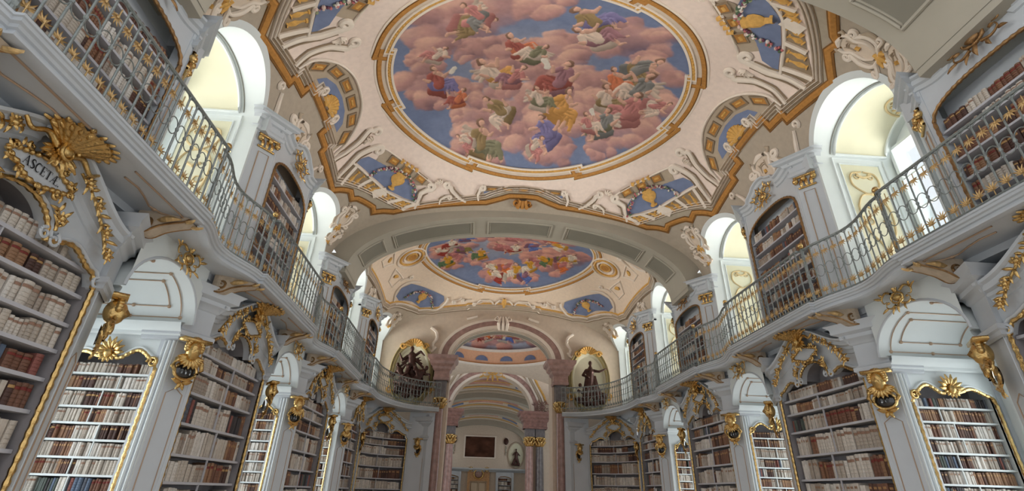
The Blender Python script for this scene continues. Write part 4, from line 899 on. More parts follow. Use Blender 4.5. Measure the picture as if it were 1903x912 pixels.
def letter_strokes(ch):
    # strokes as (x0, z0, x1, z1, width) in a box one unit high
    T = 0.17; H = 0.06
    R = {'A': [(0.02, 0, 0.36, 1, H), (0.36, 1, 0.72, 0, T), (0.16, 0.36, 0.56, 0.36, H), (-0.06, 0, 0.12, 0, H), (0.58, 0, 0.86, 0, H)],
         'E': [(0.14, 0, 0.14, 1, T), (0.0, 1, 0.58, 1, H), (0.0, 0, 0.62, 0, H), (0.14, 0.52, 0.44, 0.52, H), (0.58, 1, 0.58, 0.80, H), (0.62, 0, 0.62, 0.22, H), (0.44, 0.42, 0.44, 0.62, H)],
         'T': [(0.36, 0, 0.36, 1, T), (0.0, 1, 0.72, 1, H), (0.0, 1, 0.0, 0.78, H), (0.72, 1, 0.72, 0.78, H), (0.2, 0, 0.52, 0, H)],
         '.': [(0.1, 0, 0.1, 0.12, 0.14)]}
    if ch == 'C':
        P = [(0.40+0.36*math.cos(a), 0.5+0.5*math.sin(a)) for a in np.linspace(0.75, 2*PI-0.75, 14)]
        return [(P[i][0], P[i][1], P[i+1][0], P[i+1][1], 0.06+0.11*math.sin(PI*i/12)) for i in range(13)]+[(0.66, 0.84, 0.66, 1.0, H)]
    if ch == 'S':
        P = smoothp([(0.56, 0.80), (0.40, 0.98), (0.14, 0.92), (0.10, 0.70), (0.32, 0.52), (0.56, 0.32), (0.50, 0.08), (0.24, 0.0), (0.04, 0.16)], 3)
        return [(P[i][0], P[i][1], P[i+1][0], P[i+1][1], 0.06+0.12*math.sin(PI*i/(len(P)-2))) for i in range(len(P)-1)]
    if ch == 'Æ':
        return [(0.0, 0, 0.5, 1, H), (0.58, 0, 0.58, 1, T), (0.2, 0.36, 0.56, 0.36, H), (0.46, 1, 1.0, 1, H), (0.5, 0, 1.04, 0, H), (0.58, 0.52, 0.86, 0.52, H), (1.0, 1, 1.0, 0.8, H), (1.04, 0, 1.04, 0.22, H), (-0.08, 0, 0.1, 0, H)]
    return R[ch]
def lettering(fr, text, x0, x1, z0, h, d, par, flip):
    adv = {'A': .92, 'S': .74, 'C': .86, 'E': .78, 'T': .86, 'Æ': 1.16, '.': .3}; tot = sum(adv[c] for c in text); b = MB(); x = 0
    for c in text:
        for (a0, b0, a1, b1, w) in letter_strokes(c):
            p = np.array((a0+x, b0)); q = np.array((a1+x, b1)); dd = q-p; l = np.linalg.norm(dd)+1e-9; n = np.array((-dd[1], dd[0]))/l*w/2; e = dd/l*0.02
            K = [p-e+n, q+e+n, q+e-n, p-e-n]
            V = []
            for v in K:
                u = v[0]/tot; s = x0+(x1-x0)*u if not flip else x1-(x1-x0)*u
                V.append(fr(s, d, z0+v[1]*h))
            b.add(V, [(0, 1, 2, 3)])
        x += adv[c]
    b.build('lettering', INK, par)
def head_fn(d):                                         # a face looking along -x of its own frame, used for the gilded masks
    x, y, z = d; k = 1.0
    f = max(0, -x)
    k += 0.32*f**6*math.exp(-(y/0.13)**2-((z+0.02)/0.22)**2)                         # nose
    for e in (-1, 1): k -= 0.20*f**2*math.exp(-((y-e*0.30)/0.15)**2-((z-0.16)/0.13)**2)   # eye sockets
    k -= 0.12*f**3*math.exp(-(y/0.3)**2-((z+0.45)/0.07)**2); k += 0.06*f**3*math.exp(-(y/0.25)**2-((z+0.58)/0.1)**2)
    return k
def pilaster(sg, side, fr, e, label, group, w=0.40, s_in=1.24, wall_end=6.95):
    c = e*(s_in+w/2); a, bb = (s_in, s_in+w) if e > 0 else (-s_in-w, -s_in)
    t = thing('pilaster', label, 'pilaster', fr(c, 5.3, 0), group)
    xo, xi = (a, bb) if e < 0 else (bb, a); CT = 0.20   # outer and inner edge; the front is canted towards the niche
    fd = lambda x: 5.22+CT*abs(x-xi)/w
    b = MB(); b.add([fr(x, d, z) for z in (0, 4.42) for x, d in ((xi, 5.22), (xo, 5.22+CT), (xo, 5.62), (xi, 5.62))], [(0, 1, 5, 4), (1, 2, 6, 5), (2, 3, 7, 6), (3, 0, 4, 7), (4, 5, 6, 7)]); b.build('shaft', WHITE, t)
    if e < 0:                                           # lit edge mouldings on the side that turns into the niche
        m = MB()
        for d, r in ((5.43, 0.016), (5.49, 0.022), (5.55, 0.012)): m.tube([fr(a-0.004, d, 0.2), fr(a-0.004, d, 3.42)], r, 6)
        m.build('edge_moulding', STUCCO, t, smooth=True)
    m = MB(); x0, x1 = c-w*0.27, c+w*0.27
    m.tube([fr(x, fd(x)-0.004, z) for x, z in ((x0, 0.5), (x1, 0.5), (x1, 2.72), (c, 2.80), (x0, 2.72))], 0.008, 5, True); m.build('gilt_fillet', LINE, t)
    m = MB(); prof = [(0, 3.43), (.03, 3.45), (.03, 3.50), (.05, 3.52), (.05, 3.58), (.02, 3.60), (0.005, 3.62), (0.005, 3.95), (.03, 3.97), (.05, 4.03), (.09, 4.06), (.09, 4.12), (.15, 4.16), (.15, 4.24), (.20, 4.31), (0, 4.33)]
    if e < 0: psweep(m, [(bb, 5.34), (bb, 5.20), (a, 5.20+CT), (a, 5.9)], prof, fr)
    else: psweep(m, [(bb, 5.9), (bb, 5.20+CT), (a, 5.20), (a, 5.34)], prof, fr)
    m.build('entablature', WHITE, t, smooth=True)
    # gilded mask over an oval mirror
    o = np.array(fr(0, 0, 0)); ax = np.array(fr(1, 0, 0))-o; out = np.array(fr(0, -1, 0))-o
    ca, sa = math.cos(0.62), math.sin(0.62); fr0 = fr; c0 = c+e*0.05; axo, outo = ax, out
    fr = lambda x, d, z: fr0(c0+(x-c)*ca+e*(5.24-d)*sa, 5.27+(x-c)*e*sa-(5.24-d)*ca, z)     # turned to face out over the niche
    ax = axo*ca-outo*e*sa; out = outo*ca+axo*e*sa
    g = MB(); hc = fr(c, 5.13, 3.30)
    rows = []
    for i in range(19):
        th = PI*i/18; row = []
        for j in range(24):
            ph = 2*PI*j/24; d = np.array((math.sin(th)*math.cos(ph), math.sin(th)*math.sin(ph), math.cos(th))); kk = head_fn(d)
            row.append(np.array(hc)+(-d[0]*out*1.0*0.11+d[1]*ax*0.095)*kk*1.0+np.array((0, 0, d[2]*0.145))*kk)
        rows.append(row)
    g.grid(rows, True)
    for q in range(13):                                 # hair and headdress
        an = math.radians(-15+17.5*q); g.ell(np.array(hc)+ax*0.105*math.cos(an)+np.array((0, 0, 0.05+0.12*math.sin(an)))+out*0.02, 0.042, 0.042, 0.042, 6, 4)
    g.add([fr(c+x, d, z) for z in (3.43, 3.475) for x, d in ((-0.20, 5.21), (-0.20, 5.06), (0.20, 5.06), (0.20, 5.21))], [(0, 1, 5, 4), (1, 2, 6, 5), (2, 3, 7, 6), (3, 2, 1, 0), (4, 5, 6, 7)])
    for q in range(11):                                 # collar of feathers
        an = math.radians(180+18*q); g.leaf(fr(c+0.03*math.cos(an), 5.14, 3.20), ax*math.cos(an)*1.1+np.array((0, 0, 0.9))*math.sin(an)+out*0.4, out, 0.155, 0.045, 0.5)
    for q in (-1, 1): g.tube([fr(c+q*x, 5.14, z) for x, z in ((0.08, 3.2), (0.17, 3.16), (0.20, 3.06), (0.16, 3.0))], [0.03, 0.035, 0.03, 0.015], 6)
    mk = g.build('gilded_mask', GILT, t, smooth='all', label='gilded mask with feathered collar over an oval mirror')
    f = MB(); f.tube([fr(c+0.15*math.cos(q), 5.165, 3.02+0.12*math.sin(q)) for q in np.linspace(0, 2*PI, 22)[:-1]], 0.022, 6, True)
    for q in (-1, 1): f.leaf(fr(c, 5.18, 2.86), ax*q+np.array((0, 0, .25))+out*.2, out, 0.15, 0.04); f.leaf(fr(c, 5.18, 2.86), ax*q*0.5-np.array((0, 0, .9)), out, 0.11, 0.03)
    f.build('mirror_frame', GILT, mk, smooth=True)
    f = MB(); f.grid([[fr(c+0.145*r*math.cos(q), 5.20-0.035*(1-r*r), 3.02+0.115*r*math.sin(q)) for q in np.linspace(0, 2*PI, 23)] for r in (0.0, 0.3, 0.6, 0.85, 1.0)]); f.build('mirror', MIRROR, mk, smooth=True)
    return t
def bez_frame(sg):                                      # concave corner between the last pier and the end wall
    A, B_, C_ = np.array((5.22, 19.62)), np.array((4.95, 21.25)), np.array((3.62, 21.40))
    def fr(s, d, z):
        t = min(1.1, max(-0.1, 0.5+s/2.45)); p = A*(1-t)**2+2*B_*t*(1-t)+C_*t*t; q = 2*(B_-A)*(1-t)+2*(C_-B_)*t; q /= np.linalg.norm(q)
        n = np.array((q[1], -q[0])); p = p+n*(d-5.22); return (sg*p[0], p[1], z)
    return fr
PLACE = {}
for sg, side in SIDES:
    for k in (1, 2, 3, 4):
        yc, hb = (PY(k), 1.24) if k < 4 else (18.50, 0.98); fr = straight(sg, yc); q = {1: 'nearest', 2: 'second', 3: 'third', 4: 'fourth'}[k]
        lab = '%s %s lower bookcase in white and gilt pier with gilded swags' % (q, side)
        if k == 1 and sg < 0: lab = 'nearest left bookcase under the ASCETAE cartouche, cut by the frame'
        if k == 1 and sg > 0: lab = 'bookcase at the right edge of the photo, mostly cut off'
        if k == 4: lab = 'narrow fourth %s lower bookcase before the rounded corner' % side
        pl = {1: 'nearest', 2: 'second', 3: 'third', 4: 'fourth'}[k]+' '+side+' lower bookcase'
        wr = (0.05, 0.11) if k < 3 else (0.06, 0.13); mix = [0.75, 0.55, 0.7, 0.7][k-1] if sg < 0 else [0.5, 0.72, 0.62, 0.6][k-1]
        tt, plate = lower_case(sg, side, k, fr, hb, -sg*PI/2, lab, Z_L1 if (k == 1 and sg < 0) else Z_STD, pl, wr, mix)
        if k == 1 and sg < 0: lettering(fr, 'ASCETÆ.', -0.20, 0.22, 4.085, 0.085, 5.168, plate, False)
        for e in ((-1, 1) if k < 4 else (-1,)):
            nm = 'near' if e < 0 else 'far'
            pilaster(sg, side, fr, e, 'white pilaster with gilded mask at the %s side of the %s %s bookcase' % (nm, q, side), 'pilasters with gilded masks', s_in=hb, w=0.40 if k < 4 else 0.5)
    fr = bez_frame(sg)
    lower_case(sg, side, 5, fr, 1.12, None, 'curved %s corner bookcase beside the arch to the middle hall' % side, Z_STD, 'curved '+side+' corner bookcase', (0.07, 0.14), 0.75)
    # mask pilaster between the narrow case and the corner, and the one beside the arch
    pilaster(sg, side, straight(sg, 19.60), 1, 'slim white pilaster with gilded mask beside the curved %s bookcase' % side, 'pilasters with gilded masks', w=0.22, s_in=-0.10)
    fe = lambda s, d, z: (sg*(3.2+s), 21.45+(d-5.22), z)
    pilaster(sg, side, fe, 1, 'white pilaster with small gilded mask beside the %s marble column' % side, 'pilasters with gilded masks', w=0.5, s_in=-0.25)
    b = MB(); b.box(2.72, 3.75, 21.5, 22.0, 0, 4.5, lambda x, y, z: (sg*x, y, z)); b.build('wall_return', WHITE, WALLS[sg])
    # reveal bookcases facing us in the window niches
    for i in (0, 1, 2, 3):
        if i == 0: continue
    for k in (2, 3, 4):
        y0 = PY(k)-1.62; frr = lambda s, d, z, y0=y0, sg=sg: (sg*s, y0+d, z)
        t = thing('bookcase', '%s %s window niche bookcase in a thin gilded frame, facing us' % ({2: 'first', 3: 'second', 4: 'third'}[k], side), 'bookcase', frr(6.2, 0.2, 0), 'bookcases in the window niches')
        xa, xb = 5.56, 6.92
        def rtop(x): u = (x-xa)/(xb-xa); return 3.10+0.16*math.sin(PI*min(1, u*2.2))**2*(1 if u < 0.46 else 0)+0.10*math.exp(-((u-0.5)/0.08)**2)+0.12*math.sin(PI*max(0, (u-0.5)*2))**2 if 0 < u < 1 else 3.0
        xs = np.linspace(xa, xb, 50); outline = [(xa, z) for z in np.linspace(0.3, 2.98, 20)]+[(x, rtop(x)) for x in xs]+[(xb, z) for z in np.linspace(2.98, 0.3, 20)]
        b = MB(); b.grid([[frr(x, 0.0, rtop(x)), frr(x, 0.0, 3.52)] for x in xs]); b.build('header_panel', STUCCO, t)
        b = MB(); b.box(5.40, xa, 0, 0.05, 0, 3.5, frr); b.box(xb, D_OUT, 0, 0.05, 0, 3.5, frr); b.build('stile', STUCCO, t)
        b = MB(); P = resample(outline, 0.03); b.tube([frr(p[0], -0.02, p[1]) for p in P], [0.024 if (j//2) % 2 else 0.03 for j in range(len(P))], 6); b.build('gilded_frame', GILT, t, smooth=True)
        b = MB(); b.tube([frr(p[0], -0.012, p[1]) for p in [(xa-0.05, 0.3)]+[(x-0.0, rtop(x)+0.05) for x in xs]+[(xb+0.05, 0.3)]], 0.02, 6); b.build('white_frame', STUCCO, t, smooth=True)
        b = MB()
        for q in range(14):
            a = 2*PI*q/14; b.leaf(frr(6.24+0.05*math.cos(a), -0.04, rtop(6.24)+0.02+0.05*math.sin(a)), (sg*math.cos(a), -0.3, math.sin(a)), (0, -1, 0), 0.17 if q < 8 else 0.1, 0.035)
        b.ell(frr(6.24, -0.06, rtop(6.24)), 0.06, 0.05, 0.07, 8, 5); b.tube([frr(p[0], -0.04, p[1]) for p in spiral((xa+0.06, 3.1), 0.08, 1.2, 0, 1, 14)], 0.02, 5)
        b.build('gilded_crest', GILT, t, smooth='all')
        MB().box(xa-0.02, xb+0.02, 0.36, 0.40, 0.2, 3.45, frr).build('back_panel', BACKM, t)
        for x in (xa-0.03, xb): MB().box(x, x+0.03, 0.02, 0.38, 0.2, 3.3, frr).build('side_panel', STUCCO, t)
        zz = [0.45, 0.75, 1.02, 1.26, 1.46, 1.67, 1.88, 2.09, 2.30, 2.51, 2.74, 2.95]
        for j, z in enumerate(zz):
            MB().box(xa, xb, 0.06, 0.36, z-0.026, z, frr).build('shelf', STUCCO, t)
            if z < 1.2: continue
            gap = (zz[j+1]-z-0.03) if j+1 < len(zz) else 0.15
            fill_shelf(frr, 0.0, xa+0.03, xb-0.02, z, gap, 0.085, 0.2, (0.026, 0.05), 0.55, {2: 'first', 3: 'second', 4: 'third'}[k]+' '+side+' niche bookcase', len(zz)-1-j, (.88, .98))
        for j in range(2, len(zz)-1): x = 6.15+0.12*math.sin(j*1.7); MB().box(x-0.006, x+0.006, 0.07, 0.09, zz[j], zz[j+1]-0.026, frr).build('shelf_prop', STUCCO, t)

# ================================================================== gallery and railings
GO = 0.2
def gpath(off):                                         # front edge from the far end to the near end, (s = y, d = b)
    pts = [(21.05, 2.55), (21.02, 2.9), (20.82, 3.35), (20.35, 3.86), (19.6, 4.28), (18.7, 4.52), (18.2, 4.56)]
    P = [np.array(p) for p in smoothp(pts, 5)]
    P.append(np.array((PY(4)+GO-1.5, 4.56)))
    for k in (3, 2, 1, 0):
        y1 = PY(k+1)+GO-1.5; y0 = PY(k)+GO+1.5
        for q in np.linspace(0, 1, 13): P.append(np.array((y1+(y0-y1)*q-(0.004 if q == 0 else 0), 4.63+0.20*0.5*(1-math.cos(2*PI*q)))))
        P.append(np.array((y0-0.004, 4.56))); P.append(np.array((PY(k)+GO-1.5, 4.56)))
    P = [p for p in P if p[0] > -2.6]
    N = mitre(P); return [(p[0]-n[0]*off, p[1]-n[1]*off) for p, n in zip(P, N)]
def sub(path, ya, yb):                                  # clip a far-to-near path to ya < y < yb
    out = []
    for a, b in zip(path[:-1], path[1:]):
        for q in np.linspace(0, 1, 9)[:-1]:
            p = np.array(a)*(1-q)+np.array(b)*q
            if ya <= p[0] <= yb: out.append(p)
    return out
wfr = {1: (lambda s, d, z: (d, s, z)), -1: (lambda s, d, z: (-d, s, z))}
def gb(y):
    best = 4.56
    return best
bar_p = None
BRK = mat('bracket_cream', srgb(186, 170, 150), 0.6, noise=0.15, nscale=12)
for sg, side in SIDES:
    g = thing('gallery', 'white %s gallery floor with moulded edge running above the lower bookcases' % side, 'balcony', (sg*4.9, 9.0, 4.5))
    fr = wfr[sg]; P = gpath(0.0)
    b = MB(); b.grid([[fr(p[0], p[1]+0.02, GAL_Z-0.01), fr(p[0], 5.44, GAL_Z-0.01)] for p in P if p[0] < 18.3] )
    b.grid([[fr(p[0], p[1]+0.14, 4.515), fr(p[0], 5.44, 4.515)] for p in P if p[0] < 18.3])
    e0 = [p for p in P if p[0] >= 18.2]
    for z, ins in ((GAL_Z-0.01, 0.02), (4.515, 0.10)):
        b.grid([[fr(p[0], p[1]+ins, z), fr(p[0]+(22-p[0])*0.5*(1 if p[1] < 4 else 0.3), p[1]+0.8, z), fr(21.98, max(5.4, p[1]), z)] for p in e0])
    b.build('floor_slab', WHITE, g)
    b = MB(); psweep(b, P, [(-0.05, 4.67), (0.0, 4.67), (0.0, 4.645), (-0.015, 4.64), (-0.02, 4.61), (-0.045, 4.60), (-0.055, 4.575), (-0.075, 4.565), (-0.08, 4.54), (-0.06, 4.535), (-0.06, 4.51), (-0.10, 4.50), (-0.18, 4.512)], fr); b.build('moulded_edge', WHITE, g, smooth=True)
    # brackets and gilt fillets under the floor
    for k in (0, 1, 2, 3, 4):
        for e in (-1, 1):
            if (k == 0 and e < 0) or (k == 4 and e > 0): continue
            yb = PY(k)+GO+e*1.5-e*0.12 if k < 4 or e < 0 else 18.2
            yq = PY(k)+e*1.44
            dy = lambda d: yb+(yq-yb)*min(1, max(0, (d-4.70)/0.45))
            bot = smoothp([(4.71, 4.485), (4.76, 4.44), (4.86, 4.40), (4.98, 4.34), (5.06, 4.27)], 5)+[np.array((5.14+0.10*math.cos(q), 4.33+0.10*math.sin(q))) for q in np.linspace(-2.3, -0.2, 7)]
            m = MB(); m.grid([[fr(dy(p[0])+q*0.085, p[0], max(p[1], 4.52) if u else p[1]) for q, u in ((-1, 1), (-1, 0), (-0.6, 0), (0.6, 0), (1, 0), (1, 1))] for p in bot])
            br = m.build('bracket', BRK, g)
            for q in (-1, 1):
                m = MB(); m.tube([fr(dy(p[0])+q*0.088, p[0], p[1]+0.008) for p in bot], 0.014, 5); m.build('bracket_rim', GILTDK, br, smooth=True)
                m = MB(); m.tube([fr(dy(5.1)+q*0.088, x, z) for x, z in spiral((5.11, 4.36), 0.085, 1.5, -PI/2, 1, 18)], 0.018, 5); m.build('bracket_volute', GILTDK, br, smooth=True)
                m = MB(); m.leaf(fr(dy(5.0)+q*0.09, 5.02, 4.42), (-sg, 0, 0.12), (0, q, 0), 0.26, 0.045); m.leaf(fr(dy(4.75)+q*0.06, 4.76, 4.45), (-sg, q*0.3, 0.1), (0, 0, -1), 0.14, 0.04); m.build('bracket_leaf', PGILT, br)
        if k < 4:
            y = PY(k)+GO
            for e in (-1, 1):
                m = MB(); m.tube([fr(y+e*a, d, 4.505) for a, d in [(0.30, 4.78), (1.25, 4.78), (1.30, 4.84), (1.18, 5.0), (1.02, 5.05), (0.80, 4.98), (0.62, 4.94), (0.42, 4.96)]], 0.011, 5)
                m.ell(fr(y+e*1.28, 4.80, 4.505), 0.03, 0.03, 0.02, 6, 4); m.ell(fr(y+e*1.1, 5.04, 4.505), 0.035, 0.035, 0.02, 6, 4); m.build('gilt_fillet', LINE, g)
    # railings
    RP = gpath(0.07)
    def rail(ya, yb, label, near, posts):
        R = sub(RP, ya, yb); 
        if len(R) < 2: return
        mid = R[len(R)//2]; root = fr(mid[0], mid[1], GAL_Z)
        t = thing('railing', label, 'railing', root, 'gallery railings')
        m = MB(); m.tube([fr(p[0], p[1], RAIL_Z) for p in R], 0.022, 6); m.build('top_rail', IRON, t, smooth=True)
        m = MB(); m.tube([fr(p[0], p[1], GAL_Z+0.05) for p in R], 0.014, 5); m.build('bottom_rail', IRON, t)
        D = [0]; 
        for a, c in zip(R[:-1], R[1:]): D.append(D[-1]+np.linalg.norm(np.array(c)-a))
        n = max(2, int(round(D[-1]/0.166))); pos = []
        for i in range(n+1):
            x = D[-1]*i/n; j = min(len(D)-2, max(0, int(np.searchsorted(D, x)-1))); q = (x-D[j])/max(1e-6, D[j+1]-D[j]); p = R[j]*(1-q)+R[j+1]*q; pos.append((p, math.atan2(R[j+1][0]-R[j][0], (R[j+1][1]-R[j][1])*sg)))
        global BAR, HOOP, ARCH, SPRAY, SPRAYF
        stuff = MB()
        for i in range(n+1):
            p, a = pos[i]
            if i in posts(n): continue
            o = inst(BAR, t, fr(p[0], p[1], GAL_Z), root)
        for i in range(n):
            p = (pos[i][0]+pos[i+1][0])/2; a = math.atan2(pos[i+1][0][0]-pos[i][0][0], sg*(pos[i+1][0][1]-pos[i][0][1]))
            inst(HOOP, t, fr(p[0], p[1], GAL_Z), root, (0, 0, a)); inst(ARCH, t, fr(p[0], p[1], GAL_Z), root, (0, 0, a))
            for zz_ in (0.16, 0.80): inst(SPRAY if near else SPRAYF, t, fr(p[0], p[1], GAL_Z+zz_), root, (0, 0, a), (1, 1, 1 if zz_ < .5 else -1))
        for i in posts(n):
            p, a = pos[i]; q = inst(POST, t, fr(p[0], p[1], GAL_Z), root); inst(KNOB, q, fr(0, 0, 0), (0, 0, 0))
    def proto(nm, mb, m, smooth=True):
        o = mb.build(nm, m, smooth=smooth); bpy.context.scene.collection.objects.unlink(o); return o
    if bar_p is None:
        bar_p = True
        m = MB(); m.tube([(0, 0, 0.02), (0, 0, 1.0)], 0.0115, 6); m.ell((0, 0, 0.50), 0.022, 0.022, 0.03, 6, 4); BAR = proto('bar', m, IRON)
        m = MB(); m.tube([(0.078*math.cos(a), 0, 0.50+0.105*math.sin(a)) for a in np.linspace(0, 2*PI, 17)[:-1]], 0.007, 4, True); HOOP = proto('hoop', m, IRON); m = MB(); m.tube([(0.083*math.cos(a), 0, 0.92+0.07*math.sin(a)) for a in np.linspace(0, PI, 9)], 0.007, 4); ARCH = proto('small_arch', m, IRON)
        m = MB()
        for q in (-1.5, -1.0, -0.5, 0, 0.5, 1.0, 1.5): m.leaf((0, 0, -0.03), (math.sin(q)*1.0, -0.25, math.cos(q)), (0, -1, 0), 0.10 if abs(q) < 1.2 else 0.07, 0.011)
        m.ell((0, -0.01, -0.02), 0.016, 0.016, 0.016, 6, 4)
        m.tube([(0, 0, -0.12), (0, 0, 0.0)], 0.007, 4); SPRAY = proto('leaf_spray', m, PGILT, 'all')
        SPRAYF = bpy.data.objects.new('leaf_spray', SPRAY.data.copy()); SPRAYF.data.materials[0] = IRON
        m = MB(); m.tube([(0, 0, 0), (0, 0, 1.08)], 0.024, 8)
        for z in (0.1, 0.3, 0.5, 0.7, 0.9): m.ell((0, 0, z), 0.034, 0.034, 0.04, 8, 5)
        POST = proto('post', m, IRON)
        m = MB(); m.ell((0, 0, 1.11), 0.05, 0.05, 0.05, 8, 6); m.lathe([(0.05, 1.04), (0.03, 1.06), (0.045, 1.08)], (0, 0, 0), 8); KNOB = proto('gilded_knob', m, GILT)
    nm = {0: 'nearest', 1: 'nearest', 2: 'second', 3: 'third', 4: 'fourth'}
    for k in (1, 2, 3):
        rail(PY(k)+GO-1.5, PY(k)+GO+1.5, 'iron railing with gilt leaves before the %s %s upper bookcase' % (nm[k], side), k < 3, lambda n: (0, n))
        rail(PY(k)+GO+1.505, PY(k+1)+GO-1.505, 'iron railing with gilt leaves across the %s %s window recess' % ({1: 'first', 2: 'second', 3: 'third'}[k], side), k < 3, lambda n: ())
    rail(PY(0)+GO+1.6, PY(1)+GO-1.505, 'iron railing section nearest the camera on the %s gallery' % side, True, lambda n: ())
    rail(PY(4)+GO-1.5, 21.2, 'curved iron railing sweeping round the %s corner to the arch' % side, False, lambda n: (n,))

# ================================================================== bookcases on the gallery
for sg, side in SIDES:
    for k in (1, 2, 3, 4):
        rib = k % 2 == 1; yc = PY(k)-0.05; fr = straight(sg, yc); zt = 7.24 if rib else 7.92; zs_, za = (6.40, 6.68) if rib else (6.95, 7.34); hb = 0.92
        q = {1: 'nearest', 2: 'second', 3: 'third', 4: 'fourth'}[k]
        t = thing('bookcase', '%s %s upper bookcase behind the gallery railing' % (q, side), 'bookcase', fr(0, 5.3, GAL_Z), 'upper bookcases on the gallery')
        def ut(y): u = abs(y)/hb; return zs_+(za-zs_)*math.sqrt(max(0, 1-u**2.6))
        ys = np.linspace(-hb, hb, 41); outline = [(-hb, z) for z in np.linspace(4.85, zs_, 14)]+[(y, ut(y)) for y in ys]+[(hb, z) for z in np.linspace(zs_, 4.85, 14)]
        def uc(y): u = abs(y)/1.05; return zt-0.02-0.13*math.sin(PI*min(1, u))**2*(1 if u > .5 else 0.4)*(u > 0.25)+(0.14 if rib else 0.20)*math.exp(-(u/0.42)**2)
        b = MB(); b.grid([[fr(y, 5.14, ut(y)), fr(y, 5.14, uc(y)-0.02), fr(y, 5.40, uc(y)-0.02)] for y in ys])
        for e in (-1, 1): b.box(e*hb, e*1.02, 5.13, 5.3, GAL_Z, zt-0.1, fr)
        b.build('front_panel', WHITE, t)
        b = MB(); P = resample(outline, 0.03); b.tube([fr(p[0]*0.985, 5.12, p[1]-0.01) for p in P], [0.022 if (i//2) % 2 else 0.029 for i in range(len(P))], 6); b.build('gilded_frame', GILTDK, t, smooth=True)
        MB().box(-hb, hb, 5.40, 5.44, GAL_Z, za+0.05, fr).build('back_panel', WHITE, t)
        for e in (-1, 1): MB().box(e*(hb-0.014), e*(hb-0.003), 5.16, 5.395, GAL_Z, zs_+0.08, fr).build('side_panel', WHITE, t)
        n = 6 if rib else 8; z0 = 4.82; zz = [z0+i*(zs_-0.06-z0)/(n-1) for i in range(n)]
        if rib: zz[-1] = zs_-0.2
        for i, z in enumerate(zz):
            MB().box(-hb+0.01, hb-0.01, 5.16, 5.40, z-0.03, z, fr).build('shelf', SHELFM, t)
            gap = (zz[i+1]-z-0.04) if i+1 < n else 0.24
            fill_shelf(fr, -sg*PI/2, -hb+0.04, hb-0.03, z, gap, 5.18, 0.2, (0.035, 0.085), 0.42 if not (rib and sg > 0) else 0.4, {1: 'nearest', 2: 'second', 3: 'third', 4: 'fourth'}[k]+' '+side+' upper bookcase', n-1-i, (.6, .9))
        b = MB(); prof = [(-0.20, 0), (-0.19, .03), (-.13, .04), (-.11, .08), (-.05, .10), (-.03, .15), (0, .16), (0.01, 0)]
        fsweep(b, [(y, uc(y)) for y in np.linspace(-1.04, 1.04, 40)], prof, fr, 5.14); b.build('arched_cornice', WHITE, t, smooth=True)
        for e in (-1, 1):
            A = (e*1.0, 5.12); B_ = (e*1.36, 5.40); b = MB()
            b.add([fr(A[0], A[1], z) for z in (GAL_Z, zt-0.3)]+[fr(B_[0], B_[1], z) for z in (GAL_Z, zt-0.3)]+[fr(e*1.38, 5.47, z) for z in (GAL_Z, zt-0.3)], [(0, 2, 3, 1), (2, 4, 5, 3)])
            pl = b.build('pilaster', WHITE, t)
            b = MB()
            def on(u, z, o=0.008): return fr(A[0]+(B_[0]-A[0])*u-e*0.6*o*0, A[1]+(B_[1]-A[1])*u-o, z)
            b.tube([on(u, z) for u, z in ((.28, 4.9), (.72, 4.9), (.72, zt-0.84), (.28, zt-0.84))], 0.01, 5, True); b.build('gilt_fillet', LINE, pl)
            b = MB(); cz = zt-0.62
            nrm = np.array(on(0.5, 0, 1.0))-np.array(on(0.5, 0, 0)); al_ = np.array(on(1.0, 0, 0))-np.array(on(0.0, 0, 0))
            for u in (0.3, 0.5, 0.7): b.leaf(on(u, cz-0.11, 0.03), (0, 0, 1), nrm, 0.2, 0.05, 0.5)
            b.tube([on(0.14, cz-0.12, 0.02), on(0.86, cz-0.12, 0.02)], 0.022, 6); b.tube([on(0.06, cz+0.13, 0.03), on(0.94, cz+0.13, 0.03)], 0.03, 6)
            for u, sn in ((0.14, 1), (0.86, -1)):
                b.tube([np.array(on(u, cz+0.045, 0.06))+al_*0.2*(p[0])+np.array((0, 0, p[1])) for p in spiral((0, 0), 0.085, 1.3, PI/2, -sn, 20)], [0.028-0.012*i/20 for i in range(21)], 6); b.ell(on(u, cz+0.045, 0.05), 0.06, 0.06, 0.06, 8, 5)
            b.ell(on(0.5, cz+0.06, 0.07), 0.05, 0.05, 0.06, 8, 5)
            b.build('gilded_capital', GILT, pl, smooth='all')
            b = MB(); prof2 = [(0, zt-0.44), (.03, zt-0.42), (.03, zt-0.36), (.05, zt-0.34), (.01, zt-0.32), (.01, zt-0.19), (.05, zt-0.17), (.07, zt-0.11), (.13, zt-0.08), (.13, zt-0.03), (.17, zt), (-0.05, zt+0.01)]
            path = [(e*0.98, 5.24), (e*0.98, 5.11), (e*1.38, 5.40), (e*1.38, 5.5)]
            if e > 0: path = path[::-1]
            psweep(b, path, prof2, fr); b.build('entablature', WHITE, t, smooth=True)
            b = MB(); b.box(e*0.98, e*1.36, 5.25, 5.5, zt-0.44, zt+0.005, fr); b.build('entablature_core', WHITE, t)
        b = MB(); rocaille(b, fr, (0, (za+zt)/2+(0.05 if rib else 0.02)), 5.09, 0.40 if rib else 0.34)
        b.build('gilded_crest', GILT if not rib else GILTDK, t, smooth='all')
